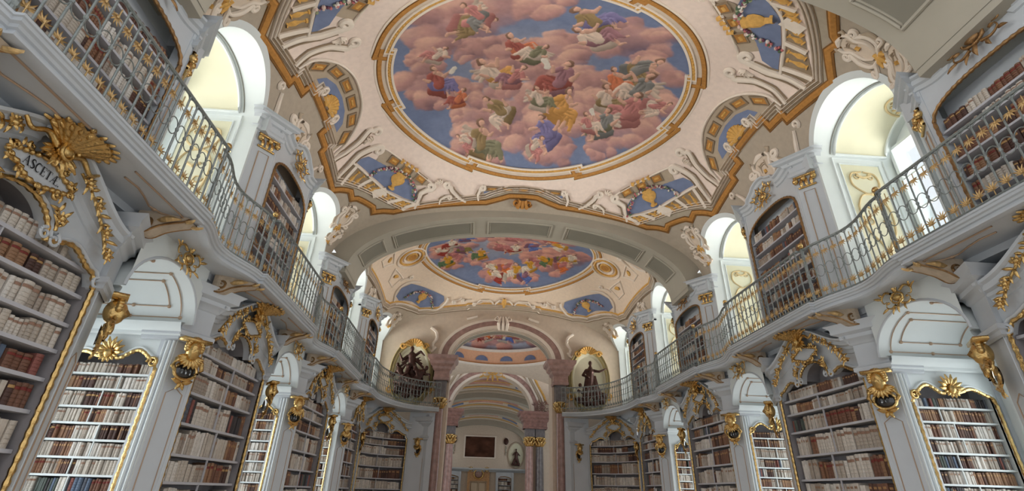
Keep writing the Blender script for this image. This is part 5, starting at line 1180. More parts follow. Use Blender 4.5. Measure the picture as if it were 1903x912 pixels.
# ================================================================== the wall with the arch to the middle hall
def cap3(mb, a, b, r0, r1, n=10):
    a, b = np.array(a, float), np.array(b, float); d = b-a; L = np.linalg.norm(d)+1e-9
    P = []; R = []
    for q in (-0.9, -0.6, 0): P.append(a+d/L*r0*q); R.append(r0*math.sqrt(1-q*q))
    for q in (0.33, 0.66): P.append(a+d*q); R.append(r0+(r1-r0)*q)
    for q in (0, 0.6, 0.9): P.append(b+d/L*r1*q); R.append(r1*math.sqrt(1-q*q))
    mb.tube(P, R, n)
def remesh(o, vox):
    m = o.modifiers.new('remesh', 'REMESH'); m.mode = 'VOXEL'; m.voxel_size = vox; m.use_smooth_shade = True
def arch_wall(name, y0, y1, a, b, zs_, hw, ztop, m, par=None):
    w = MB(); T = np.linspace(PI, 0, 41); C = [(-a, 0.0)]+[(-a, z) for z in np.linspace(1.0, zs_-0.3, 5)]+[(a*math.cos(t), zs_+b*math.sin(t)) for t in T]+[(a, z) for z in np.linspace(zs_-0.3, 1.0, 5)]+[(a, 0.0)]
    def outer(x, z):
        if abs(x) >= a*0.9 and z <= zs_: return (math.copysign(hw, x), z)
        k = min(hw/max(1e-6, abs(x)), (ztop-zs_+1.0)/max(1e-6, z-zs_+1.0)); return (x*k, zs_-1.0+(z-zs_+1.0)*k) if abs(x)*k <= hw+1e-6 else (math.copysign(hw, x), z)
    O = [outer(*p) for p in C]
    for y in (y0, y1): w.grid([[(p[0], y, p[1]), ((p[0]+q[0])/2, y, (p[1]+q[1])/2), (q[0], y, q[1])] for p, q in zip(C, O)])
    w.grid([[(p[0], y0, p[1]), (p[0], y1, p[1])] for p in C])
    for sx in (-1, 1): w.add([(sx*a, y0, 0), (sx*hw, y0, 0), (sx*hw, y0, ztop), (sx*hw*0.8, y0, ztop)], [(0, 1, 2, 3)]) if False else None
    return w.build(name, m, par, kind='structure' if par is None else None)
aw = arch_wall('wall_far', END_Y, END_Y+1.0, 2.28, 1.45, 6.95, 5.6, 9.6, CREAM)
for (a0, b0, a1, b1, mm, nm, out) in ((2.30, 1.47, 2.46, 1.60, CREAML, 'white_archivolt', 0.06), (2.46, 1.60, 2.74, 1.82, PINK, 'rose_archivolt', 0.05), (2.74, 1.82, 2.88, 1.93, CREAML, 'white_archivolt', 0.07)):
    b = MB(); b.grid([[(a0*math.cos(t), END_Y, 6.95+b0*math.sin(t)), (a0*math.cos(t), END_Y-out, 6.95+b0*math.sin(t)), (a1*math.cos(t), END_Y-out, 6.95+b1*math.sin(t)), (a1*math.cos(t), END_Y, 6.95+b1*math.sin(t))] for t in np.linspace(0, PI, 50)]); b.build(nm, mm, aw)
b = MB(); b.grid([[(2.27*math.cos(t), y, 6.95+1.44*math.sin(t)) for y in (END_Y+0.25, END_Y+0.5, END_Y+0.75)] for t in np.linspace(0.15, PI-0.15, 40)]); b.build('soffit_panel', GREYP, aw)
b = MB()
for e in (-1, 1): b.tube([(2.26*math.cos(t), END_Y+0.5+e*0.27, 6.95+1.43*math.sin(t)) for t in np.linspace(0.15, PI-0.15, 40)], 0.03, 5)
b.build('soffit_moulding', CREAML, aw)
b = MB()                                                # keystone ornament
for e in (-1, 0, 1): b.tube([(e*0.16, END_Y-0.10, 8.30), (e*0.2, END_Y-0.16, 8.6), (e*0.1, END_Y-0.12, 8.95)], [0.07, 0.09, 0.04], 7)
for e in (-1, 1): b.tube([(p[0], END_Y-0.1, p[1]) for p in spiral((e*0.3, 8.85), 0.12, 1.2, PI/2, e, 14)], 0.035, 5)
b.build('keystone', CREAML, aw, smooth=True)
b = MB()
for sx in (-1, 1):
    for P in ([(3.3, 8.3), (3.05, 8.1), (3.0, 7.8), (3.15, 7.55), (3.1, 7.3)], [(1.2, 8.95), (1.5, 8.85), (1.7, 8.8)], [(3.0, 7.4), (3.2, 7.2), (3.35, 7.3)]): b.tube([(sx*p[0], END_Y-0.03, p[1]) for p in smoothp(P, 6)], 0.07, 6)
b.build('white_scrollwork', CREAML, aw, smooth=True)
def column(sx, y, x, label, shaft, r, z0, z1, zi, wi, group):
    t = thing('column', label, 'column', (sx*x, y, 0), group)
    b = MB(); b.lathe([(r*1.5, 0), (r*1.5, 0.25), (r*1.3, 0.3), (r*1.35, 0.42), (r*1.05, 0.48)], (sx*x, y, 0), 20); b.build('base', GREYM, t, smooth=True)
    b = MB(); b.lathe([(r, 0.46), (r*1.03, 1.6), (r*0.98, 3.0), (r*0.86, z0-0.02)], (sx*x, y, 0), 24); b.build('shaft', shaft, t, smooth=True)
    g = MB(); h = z1-z0; g.lathe([(r*0.9, z0), (r*1.0, z0+.05*h), (r*0.9, z0+.1*h), (r*0.95, z0+0.6*h), (r*1.3, z0+0.9*h), (r*1.35, z1)], (sx*x, y, 0), 14)
    for row, (zz, n, L) in enumerate(((0.08, 10, 0.5), (0.42, 10, 0.5))):
        for i in range(n):
            a = 2*PI*(i+0.5*row)/n; g.leaf((sx*x+r*0.95*math.cos(a), y+r*0.95*math.sin(a), z0+zz*h), (math.cos(a)*0.25, math.sin(a)*0.25, 1), (math.cos(a), math.sin(a), 0.1), L*h*1.1, r*0.3, -0.4)
    for i in range(4): a = PI/4+PI/2*i; g.ell((sx*x+r*1.35*math.cos(a), y+r*1.35*math.sin(a), z1-0.14*h), r*0.28, r*0.28, r*0.3, 7, 5)
    g.build('gilded_capital', GILT, t)
    b = MB(); b.box(sx*x-r*1.2, sx*x+r*1.2, y-r*1.2, y+r*1.2, z1, zi, None); b.build('dark_block', GREYM, t)
    b = MB(); prof = [(0.0, zi-0.02), (0.03, zi), (0.05, zi+0.1), (0.02, zi+0.12), (0.02, zi+0.36), (0.10, zi+0.46), (0.12, zi+0.56), (0.22, zi+0.66), (0.24, zi+0.78), (0.34, zi+0.88), (0.36, zi+1.02), (0.0, zi+1.03)]
    q = wi; P = [(-q, -q), (-q, q), (q, q), (q, -q)]; psweep(b, P, prof, lambda s, d, z: (sx*x+s, y+d, z), True); b.build('impost', PINK if y < 30 else PINKD, t)
    return t
for sx, side in SIDES:
    column(sx, 21.78, 2.60, 'rose marble column with gilded capital on the %s of the near arch' % side, PINK, 0.19, 4.72, 5.16, 5.86, 0.30, 'columns of the near arch')
    b = MB(); b.box(2.42, 3.0, 22.02, 23.0, 0, 6.9, lambda x, y, z: (sx*x, y, z)); b.build('rose_pier', PINKD, aw)
    # oval niche with its dark sculpture
    cx, cz = sx*3.95, 6.22
    fr = lambda u, v, o: (cx+u, END_Y-o, cz+v)
    t = thing('statue_niche', 'ochre oval niche frame with shell top on the %s of the arch' % side, 'niche', (cx, END_Y, cz-1.5), 'oval statue niches')
    for (a0, a1, h0, h1, m) in ((0.66, 0.76, 0.02, 0.10, YELLOW), (0.76, 0.88, 0.10, 0.06, mat('olive_light_paint', srgb(196, 182, 132), 0.8)), (0.88, 0.98, 0.12, 0.03, mat('olive_paint', srgb(166, 152, 106), 0.8))):
        b = MB(); b.grid([[fr(a0*math.cos(q), a0*1.55*math.sin(q), h0), fr((a0+a1)/2*math.cos(q), (a0+a1)/2*1.55*math.sin(q), h0+0.06), fr(a1*math.cos(q), a1*1.55*math.sin(q), h1)] for q in np.linspace(0, 2*PI, 49)]); b.build('niche_frame', m, t, smooth=True)
    b = MB(); b.add([fr(0, 0, 0.0)]+[fr(0.68*math.cos(q), 1.05*math.sin(q), 0.03) for q in np.linspace(0, 2*PI, 33)[:-1]], [(0, i+1, (i+1) % 32+1) for i in range(32)]); b.build('niche_ground', YELLOW, t)
    b = MB()
    for q in range(9): a = math.radians(20+17.5*q); b.tube([fr(0.1*math.cos(a), 1.12+0.1*math.sin(a), 0.1), fr(0.42*math.cos(a), 1.12+0.36*math.sin(a), 0.2)], [0.03, 0.07], 6)
    for e in (-1, 1): b.tube([fr(p[0], p[1], 0.14) for p in spiral((e*0.5, 1.15), 0.14, 1.2, 0, e, 14)], 0.05, 6); b.tube([fr(p[0], p[1], 0.1) for p in spiral((e*0.86, -0.75), 0.16, 1.2, 0, e, 14)], 0.05, 6)
    b.build('painted_shell', OCHREL, t, smooth=True)
    b = MB(); yb = END_Y-0.32; P = lambda u, w, d=0: (cx+u, yb-d, cz+w)
    if sx > 0:                                           # robed prophet pointing to the right, cloud and cherub below
        cap3(b, P(-0.05, -0.30), P(0.0, 0.28), 0.17, 0.17); cap3(b, P(0.0, 0.30), P(0.02, 0.44), 0.19, 0.11); cap3(b, P(0.02, 0.45), P(0.03, 0.56), 0.06, 0.06)
        b.ell(P(0.03, 0.68), 0.085, 0.10, 0.115, 12, 9); b.ell(P(0.03, 0.60, 0.06), 0.05, 0.05, 0.08, 8, 6); b.ell(P(0.03, 0.66, 0.10), 0.018, 0.03, 0.025, 6, 5)
        cap3(b, P(0.16, 0.36), P(0.40, 0.30, 0.1), 0.075, 0.055); cap3(b, P(0.40, 0.30, 0.1), P(0.66, 0.42, 0.12), 0.052, 0.035)
        for q in range(5): cap3(b, P(0.66, 0.42, 0.12), P(0.76+0.01*(q % 2), 0.44+0.018*(q-2), 0.12), 0.016, 0.010, 6)
        cap3(b, P(-0.16, 0.36), P(-0.34, 0.12, 0.08), 0.075, 0.06); cap3(b, P(-0.34, 0.12, 0.08), P(-0.12, 0.02, 0.2), 0.055, 0.04)
        cap3(b, P(-0.10, -0.30), P(-0.20, -0.66, 0.14), 0.14, 0.10); cap3(b, P(-0.20, -0.66, 0.14), P(-0.26, -0.98, 0.05), 0.10, 0.08); cap3(b, P(0.08, -0.30), P(0.22, -0.62, 0.1), 0.14, 0.11); cap3(b, P(0.22, -0.62, 0.1), P(0.16, -1.0, 0.05), 0.11, 0.09)
        for q in range(7): cap3(b, P(-0.2+0.07*q, 0.1, 0.06), P(-0.36+0.13*q, -0.85, 0.10+0.04*(q % 2)), 0.035, 0.055, 7)
        cap3(b, P(-0.45, -0.5), P(-0.62, -0.9), 0.13, 0.1); b.ell(P(-0.48, -0.32, 0.08), 0.085, 0.085, 0.095, 9, 7); cap3(b, P(-0.55, -0.55), P(-0.36, -0.66, 0.14), 0.06, 0.04)
        for u, w, r in ((-0.5, -0.95, .18), (-0.2, -1.05, .2), (0.15, -1.08, .2), (0.45, -0.95, .2), (0.58, -0.7, .15)): b.ell(P(u, w), r, 0.16, r*0.8, 9, 7)
        cap3(b, P(0.3, -0.3), P(0.5, -0.75), 0.05, 0.09)
        lab = 'dark brown sculpture of a robed prophet pointing, in the right oval niche'
    else:                                                # crowded group of falling figures under a winged reaper
        def fig(u, w, an, s, d):
            ca, sa = math.cos(an), math.sin(an); Q = lambda x, z, dd=0: P(u+s*(x*ca-z*sa), w+s*(x*sa+z*ca), d+dd)
            cap3(b, Q(0, 0), Q(0.02, 0.30), 0.12*s, 0.15*s); cap3(b, Q(0.02, 0.34), Q(0.03, 0.44), 0.05*s, 0.05*s); b.ell(Q(0.04, 0.56), 0.085*s, 0.09*s, 0.11*s, 9, 7)
            cap3(b, Q(-0.14, 0.3), Q(-0.34, 0.14, 0.1), 0.06*s, 0.05*s); cap3(b, Q(-0.34, 0.14, 0.1), Q(-0.42, 0.40, 0.14), 0.05*s, 0.03*s); cap3(b, Q(0.17, 0.3), Q(0.36, 0.40, 0.08), 0.06*s, 0.05*s); cap3(b, Q(0.36, 0.40, 0.08), Q(0.50, 0.22, 0.14), 0.05*s, 0.03*s)
            for e in (-1, 1): cap3(b, Q(e*0.07, -0.05), Q(e*0.2, -0.38, 0.14), 0.10*s, 0.075*s); cap3(b, Q(e*0.2, -0.38, 0.14), Q(e*0.12+0.1, -0.72, 0.04), 0.07*s, 0.045*s); cap3(b, Q(e*0.12+0.1, -0.72, 0.04), Q(e*0.12+0.2, -0.78, 0.1), 0.04*s, 0.025*s, 6)
        fig(0.0, 0.32, 0.15, 1.15, 0.05); fig(-0.36, -0.26, 0.5, 0.95, 0.1); fig(0.34, -0.28, -0.6, 0.95, 0.1); fig(0.0, -0.62, 1.4, 0.9, 0.15); fig(0.45, -0.62, -1.1, 0.7, 0.05)
        for u, w, r in ((0.0, 0.05, .26), (-0.28, -0.3, .24), (0.3, -0.35, .26), (0.0, -0.5, .28), (0.42, -0.75, .22), (-0.5, -0.6, .2)): b.ell(P(u, w, -0.12), r, 0.16, r*1.1, 9, 7)
        for e in (-1, 1):
            for q in range(5): cap3(b, P(e*0.12, 0.50), P(e*(0.34+0.06*q), 0.62-0.14*q), 0.05, 0.025, 6)
        for u, w, r in ((-0.5, -0.85, .18), (-0.1, -1.0, .2), (0.35, -0.95, .2), (0.7, -0.6, .16), (-0.6, -0.5, .12)): b.ell(P(u, w), r, 0.18, r*0.8, 9, 7)
        lab = 'dark brown sculpture group of tumbling winged figures in the left oval niche'
    o = b.build('sculpture', BRONZE, root=(cx, END_Y-0.3, cz-1.1)); remesh(o, 0.028); tag(o, lab, 'sculpture', 'wooden sculptures in the niches')

# ================================================================== the middle hall under the cupola
MY = 28.25
mh = MB()
for sx in (-1, 1):
    for (a, b_) in ((23.0, 26.6), (29.9, 33.5)): mh.box(6.0, 6.3, a, b_, 0, 9.3, lambda x, y, z: (sx*x, y, z))
    mh.box(6.0, 6.3, 26.6, 29.9, 0, 1.2, lambda x, y, z: (sx*x, y, z)); mh.box(6.0, 6.3, 26.6, 29.9, 8.2, 9.3, lambda x, y, z: (sx*x, y, z))
mw = mh.build('wall_middle', STUCCO, kind='structure')
for sg, side in SIDES:
    # tall window of the middle hall with a rose oval frame beside it
    WIN_N[0] += 1; w = MB()
    for y in (26.65, 29.75): w.box(6.02, 6.12, y, y+0.1, 1.2, 8.2, lambda a, b, c: (sg*a, b, c))
    for z in (1.2, 3.5, 5.8, 8.1): w.box(6.02, 6.12, 26.65, 29.85, z, z+0.08, lambda a, b, c: (sg*a, b, c))
    wo = w.build('window_%d' % WIN_N[0], STUCCO, kind='structure')
    for z0, z1 in ((1.3, 3.5), (3.6, 5.8), (5.9, 8.1)): MB().box(6.06, 6.07, 26.76, 29.74, z0, z1, lambda a, b, c: (sg*a, b, c)).build('pane', GLASS, wo)
    ld = bpy.data.lights.new('daylight', 'AREA'); ld.shape = 'RECTANGLE'; ld.size = 3.0; ld.size_y = 6.8; ld.energy = 190.0; ld.color = (0.95, 0.97, 1)
    lo = bpy.data.objects.new('daylight', ld); COL.objects.link(lo)
    lo.matrix_world = Matrix.Translation((sg*6.5, 28.25, 4.7)) @ Matrix(((0, 0, sg, 0), (1, 0, 0, 0), (0, 1, 0, 0), (0, 0, 0, 1))).to_4x4()
    b = MB(); b.tube([(sg*5.3, 25.4+0.75*math.cos(q), 5.6+1.5*math.sin(q)) for q in np.linspace(0, 2*PI, 37)[:-1]], 0.14, 8, True); b.build('rose_oval_frame', PINK, mw, smooth=True)
    b = MB(); b.tube([(sg*5.25, 25.4+0.95*math.cos(q), 5.6+1.75*math.sin(q)) for q in np.linspace(0, 2*PI, 37)[:-1]], 0.07, 6, True); b.build('white_oval_moulding', STUCCO, mw, smooth=True)
    b = MB(); b.box(5.35, 6.0, 24.2, 26.6, 0, 9.2, lambda x, y, z: (sg*x, y, z)); b.build('pier', STUCCO, mw)
    # corner case with gilded crest seen past the right column
    t = thing('bookcase', 'small %s bookcase with gilded crest in the middle hall' % side, 'bookcase', (sg*3.9, 24.4, 0), 'bookcases of the middle hall')
    fm = lambda a, b, c: (sg*a, b, c)
    b = MB(); b.box(3.2, 3.4, 24.3, 24.7, 0, 4.3, fm); b.box(4.5, 5.4, 24.3, 24.7, 0, 4.3, fm); b.box(3.2, 5.4, 24.3, 24.7, 3.75, 4.3, fm); b.box(3.15, 5.4, 24.22, 24.7, 4.22, 4.4, fm); b.build('case', WHITE, t)
    MB().box(3.4, 4.5, 24.62, 24.66, 0, 3.75, fm).build('back_panel', BACKM, t)
    for z in (1.4, 1.8, 2.2, 2.6, 3.0, 3.35):
        MB().box(3.4, 4.5, 24.36, 24.62, z-0.03, z, fm).build('shelf', SHELFM, t)
        fill_shelf(lambda s, d, z_, sg=sg: (sg*s, 24.36+d, z_), 0.0, 3.42, 4.48, z, 0.32, 0.03, 0.2, (0.04, 0.08), 0.6, 'small '+side+' bookcase in the middle hall', int((3.4-z)/0.4), (.7, .9))
    b = MB(); leafy(b, lambda s, d, z: (sg*(3.9+s), 24.25+(d-5.2), z), [(-0.6, 4.45), (-0.2, 4.62), (0.2, 4.75), (0.7, 5.0)], 5.2, 10, 0.22, sg); b.build('gilded_crest', GILT, t)
# pendentives, drum, cupola
pd = MB(); rows = []
RD = 4.35
for i in range(64):
    a = 2*PI*i/64+PI/4; ca, sa = math.cos(a), math.sin(a); k = 5.3/max(abs(ca), abs(sa)); sq = (ca*k*1.13 if abs(ca) > abs(sa) else ca*k*1.13, sa*k)
    rows.append([(sq[0], MY+sq[1], 6.9+1.6*(1-(min(abs(ca), abs(sa))/max(abs(ca), abs(sa)))**2)+0.4), ((sq[0]+RD*ca)/2, MY+(sq[1]+RD*sa)/2, 8.8), (RD*ca, MY+RD*sa, 9.12)])
rows.append(rows[0]); pd.grid(rows); co = pd.build('ceiling', CREAM, kind='structure', smooth=True)
for z0, z1, r0, r1, m, nm in ((9.08, 9.18, RD-0.08, RD-0.2, CREAML, 'white_cornice'), (9.18, 9.26, RD-0.2, RD-0.08, OCHREL, 'gilt_cornice'), (9.26, 9.98, RD-0.05, RD-0.2, mat('peach_paint', srgb(236, 186, 150), 0.85, noise=0.06), 'peach_drum'), (9.98, 10.1, RD-0.3, RD-0.45, CREAML, 'white_cornice')):
    b = MB(); b.lathe([(RD+0.1, z0), (r0, z0), (r1, z1), (RD+0.1, z1)], (0, MY, 0), 64); b.build(nm, m, co, smooth=True)
for i in range(16):
    a = 2*PI*(i+0.5)/16; b = MB(); t = np.array((-math.sin(a), math.cos(a))); c = np.array((math.cos(a), math.sin(a)))*(RD-0.17)
    for q in range(-6, 7):
        pass
    pts = [(0.42*math.cos(v), 0.34*math.sin(v)) for v in np.linspace(0, PI, 12)]
    b.add([(c[0]+t[0]*u, MY+c[1]+t[1]*u, 9.40+w) for u, w in pts], [tuple(range(12))]); b.build('painted_window', SKYB, co)
class Cup(Fresco):
    pass
f3 = Fresco(4.2, 4.2, 300, 5); f3.cloud([(0, 2.9, 1.6), (-2.2, 2.2, 1.3), (2.2, 2.2, 1.3), (0, -2.6, 1.4), (-2.6, -0.8, 1.4), (2.6, -0.8, 1.4), (0, 0.6, 1.3), (-1.2, 1.5, 1), (1.3, 1.4, 1)], SKYL, SKYL, CDK, srgb(200, 144, 132), srgb(236, 178, 150))
for q in range(22): f3.figure(3.1*math.cos(0.35+2.45*q/21), 3.1*math.sin(0.35+2.45*q/21)-0.35*(q % 3), 1.25, f3.g.uniform(-1, 1), [RED, ORA, GRN, BLU, YEL, ROS][q % 6], [WHT, ROS, YEL][q % 3], flip=1 if q % 2 else -1)
f3.finish(); V = np.stack([f3.X, f3.S+MY, 10.06+0.85*np.sqrt(np.maximum(0, 1-(f3.X**2+f3.S**2)/4.2**2))], -1).reshape(-1, 3); idx = np.arange(f3.H*f3.W).reshape(f3.H, f3.W)
Q = np.stack([idx[:-1, :-1], idx[:-1, 1:], idx[1:, 1:], idx[1:, :-1]], -1).reshape(-1, 4); cc_ = V[Q].mean(1); Q = Q[np.hypot(cc_[:, 0], cc_[:, 1]-MY) < 4.18]
me = bpy.data.meshes.new('cupola_fresco'); me.from_pydata(V.tolist(), [], Q.tolist()); at = me.color_attributes.new('Col', 'FLOAT_COLOR', 'POINT'); cc = np.ones((len(V), 4), np.float32); cc[:, :3] = np.clip(f3.img.reshape(-1, 3), 0, 1); at.data.foreach_set('color', cc.ravel()); me.materials.append(PAINT)
me.polygons.foreach_set('use_smooth', [True]*len(me.polygons)); ob = bpy.data.objects.new('cupola_fresco', me); COL.objects.link(ob); tag(ob, 'round cupola fresco with pink clouds over the middle hall', 'fresco')

# ================================================================== second arch and far hall
aw2 = arch_wall('wall_second_arch', 34.0, 35.0, 2.7, 2.35, 6.45, 6.2, 9.4, CREAM)
for (a0, b0, a1, b1, mm, nm, out) in ((2.72, 2.37, 2.90, 2.52, CREAML, 'white_archivolt', 0.08), (2.90, 2.52, 3.20, 2.8, PINK, 'rose_archivolt', 0.07), (3.2, 2.8, 3.34, 2.93, CREAML, 'white_archivolt', 0.09)):
    b = MB(); b.grid([[(a0*math.cos(t), 34.0, 6.45+b0*math.sin(t)), (a0*math.cos(t), 34.0-out, 6.45+b0*math.sin(t)), (a1*math.cos(t), 34.0-out, 6.45+b1*math.sin(t)), (a1*math.cos(t), 34.0, 6.45+b1*math.sin(t))] for t in np.linspace(0, PI, 44)]); b.build(nm, mm, aw2)
b = MB()
for e in (-1, 1):
    for P in ([(0.1, 9.4), (0.55, 9.6), (0.8, 9.4), (0.6, 9.15)], [(0.1, 9.0), (0.35, 8.95), (0.4, 9.25)], [(1.9, 9.0), (2.3, 8.9), (2.6, 8.5), (2.9, 8.2)], [(2.5, 9.2), (2.8, 9.0), (3.1, 8.6)]): b.tube([(e*p[0], 33.85, p[1]) for p in smoothp(P, 5)], 0.08, 6)
b.build('white_scrollwork', CREAML, aw2, smooth=True)
b = MB(); rocaille(b, lambda x, d, z: (x, 33.75+(d-5), z), (0, 9.0), 5.0, 0.9); b.build('gilded_cartouche', OCHREL, aw2, smooth='all')
for e in (-1, 1):
    for k in range(4): b = MB(); b.tube([(e*(2.2+0.16*k), 33.6, 8.85+0.05*k), (e*(2.6+0.17*k), 33.75, 8.2), (e*(3.0+0.18*k), 33.85, 7.5), (e*(3.2+0.18*k), 33.9, 7.0)], [0.09, 0.07, 0.07, 0.05], 6); b.build('scroll_band', (CREAML, TAUPEL, CREAML, OCHREL)[k], aw2, smooth=True)
    b = MB(); rocaille(b, lambda x, d, z: (e*3.4+x, 33.8+(d-5), z), (0, 6.75), 5.0, 0.55); b.build('rose_rocaille', PINKD, aw2, smooth='all')
for sx, side in SIDES:
    column(sx, 33.6, 2.55, 'rose marble column with gilded capital on the %s of the far arch' % side, PINK, 0.26, 4.3, 4.85, 5.35, 0.42, 'columns of the far arch')
    column(sx, 33.7, 3.22, 'grey marble column behind the %s rose column of the far arch' % side, GREYM, 0.26, 4.3, 4.85, 5.35, 0.42, 'grey columns of the far arch')
FE = 64.0
b = MB(); b.box(-6.2, 6.2, FE, FE+0.4, 0, 10, None); fw = b.build('wall_end', CREAM, kind='structure')
b = MB()
fws = b
for sx in (-1, 1):
    f_ = lambda x, y, z: (sx*x, y, z); y0 = 35.0
    for y in (38.0, 42.84, 47.68, 52.5, 57.4, 61.6):
        b.box(5.5, 5.8, y0, y-0.8, 0, 7.6, f_); b.box(5.5, 5.8, y-0.8, y+0.8, 0, 4.9, f_); b.box(5.5, 5.8, y-0.8, y+0.8, 7.3, 7.6, f_); y0 = y+0.8
        WIN_N[0] += 1; w = MB()
        for q in (-0.8, -0.03, 0.74): w.box(5.52, 5.6, y+q, y+q+0.06, 4.9, 7.3, f_)
        for z in (4.9, 6.1, 7.24): w.box(5.52, 5.6, y-0.8, y+0.8, z, z+0.06, f_)
        wo = w.build('window_%d' % WIN_N[0], STUCCO, kind='structure')
        for q in (-0.77, 0.0):
            for z in (4.93, 6.13): MB().box(5.55, 5.56, y+q+0.03, y+q+0.74, z+0.03, z+1.1, f_).build('pane', GLASS, wo)
        ld = bpy.data.lights.new('daylight', 'AREA'); ld.shape = 'RECTANGLE'; ld.size = 1.6; ld.size_y = 2.4; ld.energy = 48.0
        lo = bpy.data.objects.new('daylight', ld); COL.objects.link(lo); lo.matrix_world = Matrix.Translation((sx*5.95, y, 6.1)) @ Matrix(((0, 0, sx, 0), (1, 0, 0, 0), (0, 1, 0, 0), (0, 0, 0, 1))).to_4x4()
    b.box(5.5, 5.8, y0, FE, 0, 7.6, f_)
b.build('wall_far_sides', STUCCO, kind='structure')
b = MB(); ysr = np.linspace(35.0, FE, 80); rows = []
for y in ysr:
    v = ((y-35)/9.667) % 1.0; hh = 1.0*(1-(2*v-1)**2); rows.append([(5.6*math.cos(t), y, 7.1+(2.1+hh)*math.sin(t)) for t in np.linspace(0, PI, 40)])
b.grid(rows); fc = b.build('ceiling', CREAM, kind='structure', smooth=True)
def fstrip(y, w, m, nm, t0=0.0, t1=PI, inset=0.04):
    b = MB(); rows = []
    for t in np.linspace(t0, t1, 30):
        r = []
        for yy in (y-w/2, y+w/2):
            v = ((yy-35)/9.667) % 1.0; hh = 1.0*(1-(2*v-1)**2); r.append(((5.6-inset)*math.cos(t), yy, 7.1+(2.1+hh-inset)*math.sin(t)))
        rows.append(r)
    b.grid(rows); b.build(nm, m, fc)
for y in (44.67, 54.33, 63.6): 
    b = MB(); b.grid([[(6*math.cos(t), y-0.6, 7.1+2.9*math.sin(t)), (5.0*math.cos(t), y-0.6, 7.0+2.0*math.sin(t)), (5.0*math.cos(t), y+0.6, 7.0+2.0*math.sin(t)), (6*math.cos(t), y+0.6, 7.1+2.9*math.sin(t))] for t in np.linspace(0, PI, 40)]); b.build('rib', GREYP, fc)
for c in (39.83, 49.5, 59.17):
    for e in (-1, 1):
        fstrip(c+e*3.9, 0.35, TAUPEL, 'taupe_cornice'); fstrip(c+e*3.6, 0.18, CREAML, 'white_cornice'); fstrip(c+e*3.2, 0.25, OCHREL, 'gilt_band', 0.7, PI-0.7); fstrip(c+e*2.5, 0.6, SKYB, 'sky_panel', 0.75, 1.15); fstrip(c+e*2.5, 0.6, SKYB, 'sky_panel', PI-1.15, PI-0.75); fstrip(c+e*2.4, 0.5, mat('rose_paint', srgb(206, 156, 138), 0.85, noise=0.2, nscale=2), 'rose_panel', 1.25, PI-1.25)
    fstrip(c, 4.0, mat('rose_cloud_paint', srgb(190, 142, 134), 0.85, noise=0.35, nscale=1.5), 'fresco_panel', 0.95, PI-0.95); fstrip(c-2.1, 0.25, OCHREL, 'gilt_band', 0.8, PI-0.8); fstrip(c+2.1, 0.25, OCHREL, 'gilt_band', 0.8, PI-0.8)
fe = lambda x, y, z: (x-0.2, FE-y, z)
t = thing('painting', 'dark brown framed painting high on the end wall', 'painting', (-0.2, FE, 5.25))
b = MB()
for x0, x1, z0, z1 in ((-1.95, -1.78, 5.2, 7.8), (1.78, 1.95, 5.2, 7.8), (-1.78, 1.78, 5.2, 5.36), (-1.78, 1.78, 7.64, 7.8)): b.box(x0, x1, 0.01, 0.12, z0, z1, fe)
b.build('frame', CREAML, t)
f4 = MB(); g4 = np.random.default_rng(3)
cv = MB(); nx, nz = 26, 14; n1 = fbm((nz, nx), 4, g4, 3)
for i in range(nx):
    for j in range(nz):
        cv.col = tuple(np.array(srgb(84, 56, 44))*(0.5+1.0*n1[j, i])); x0, x1 = -1.78+3.56*i/nx, -1.78+3.56*(i+1)/nx; z0, z1 = 5.36+2.28*j/nz, 5.36+2.28*(j+1)/nz
        cv.add([fe(x0, 0.05, z0), fe(x1, 0.05, z0), fe(x1, 0.05, z1), fe(x0, 0.05, z1)], [(0, 1, 2, 3)])
cv.build('canvas', PAINT, t)
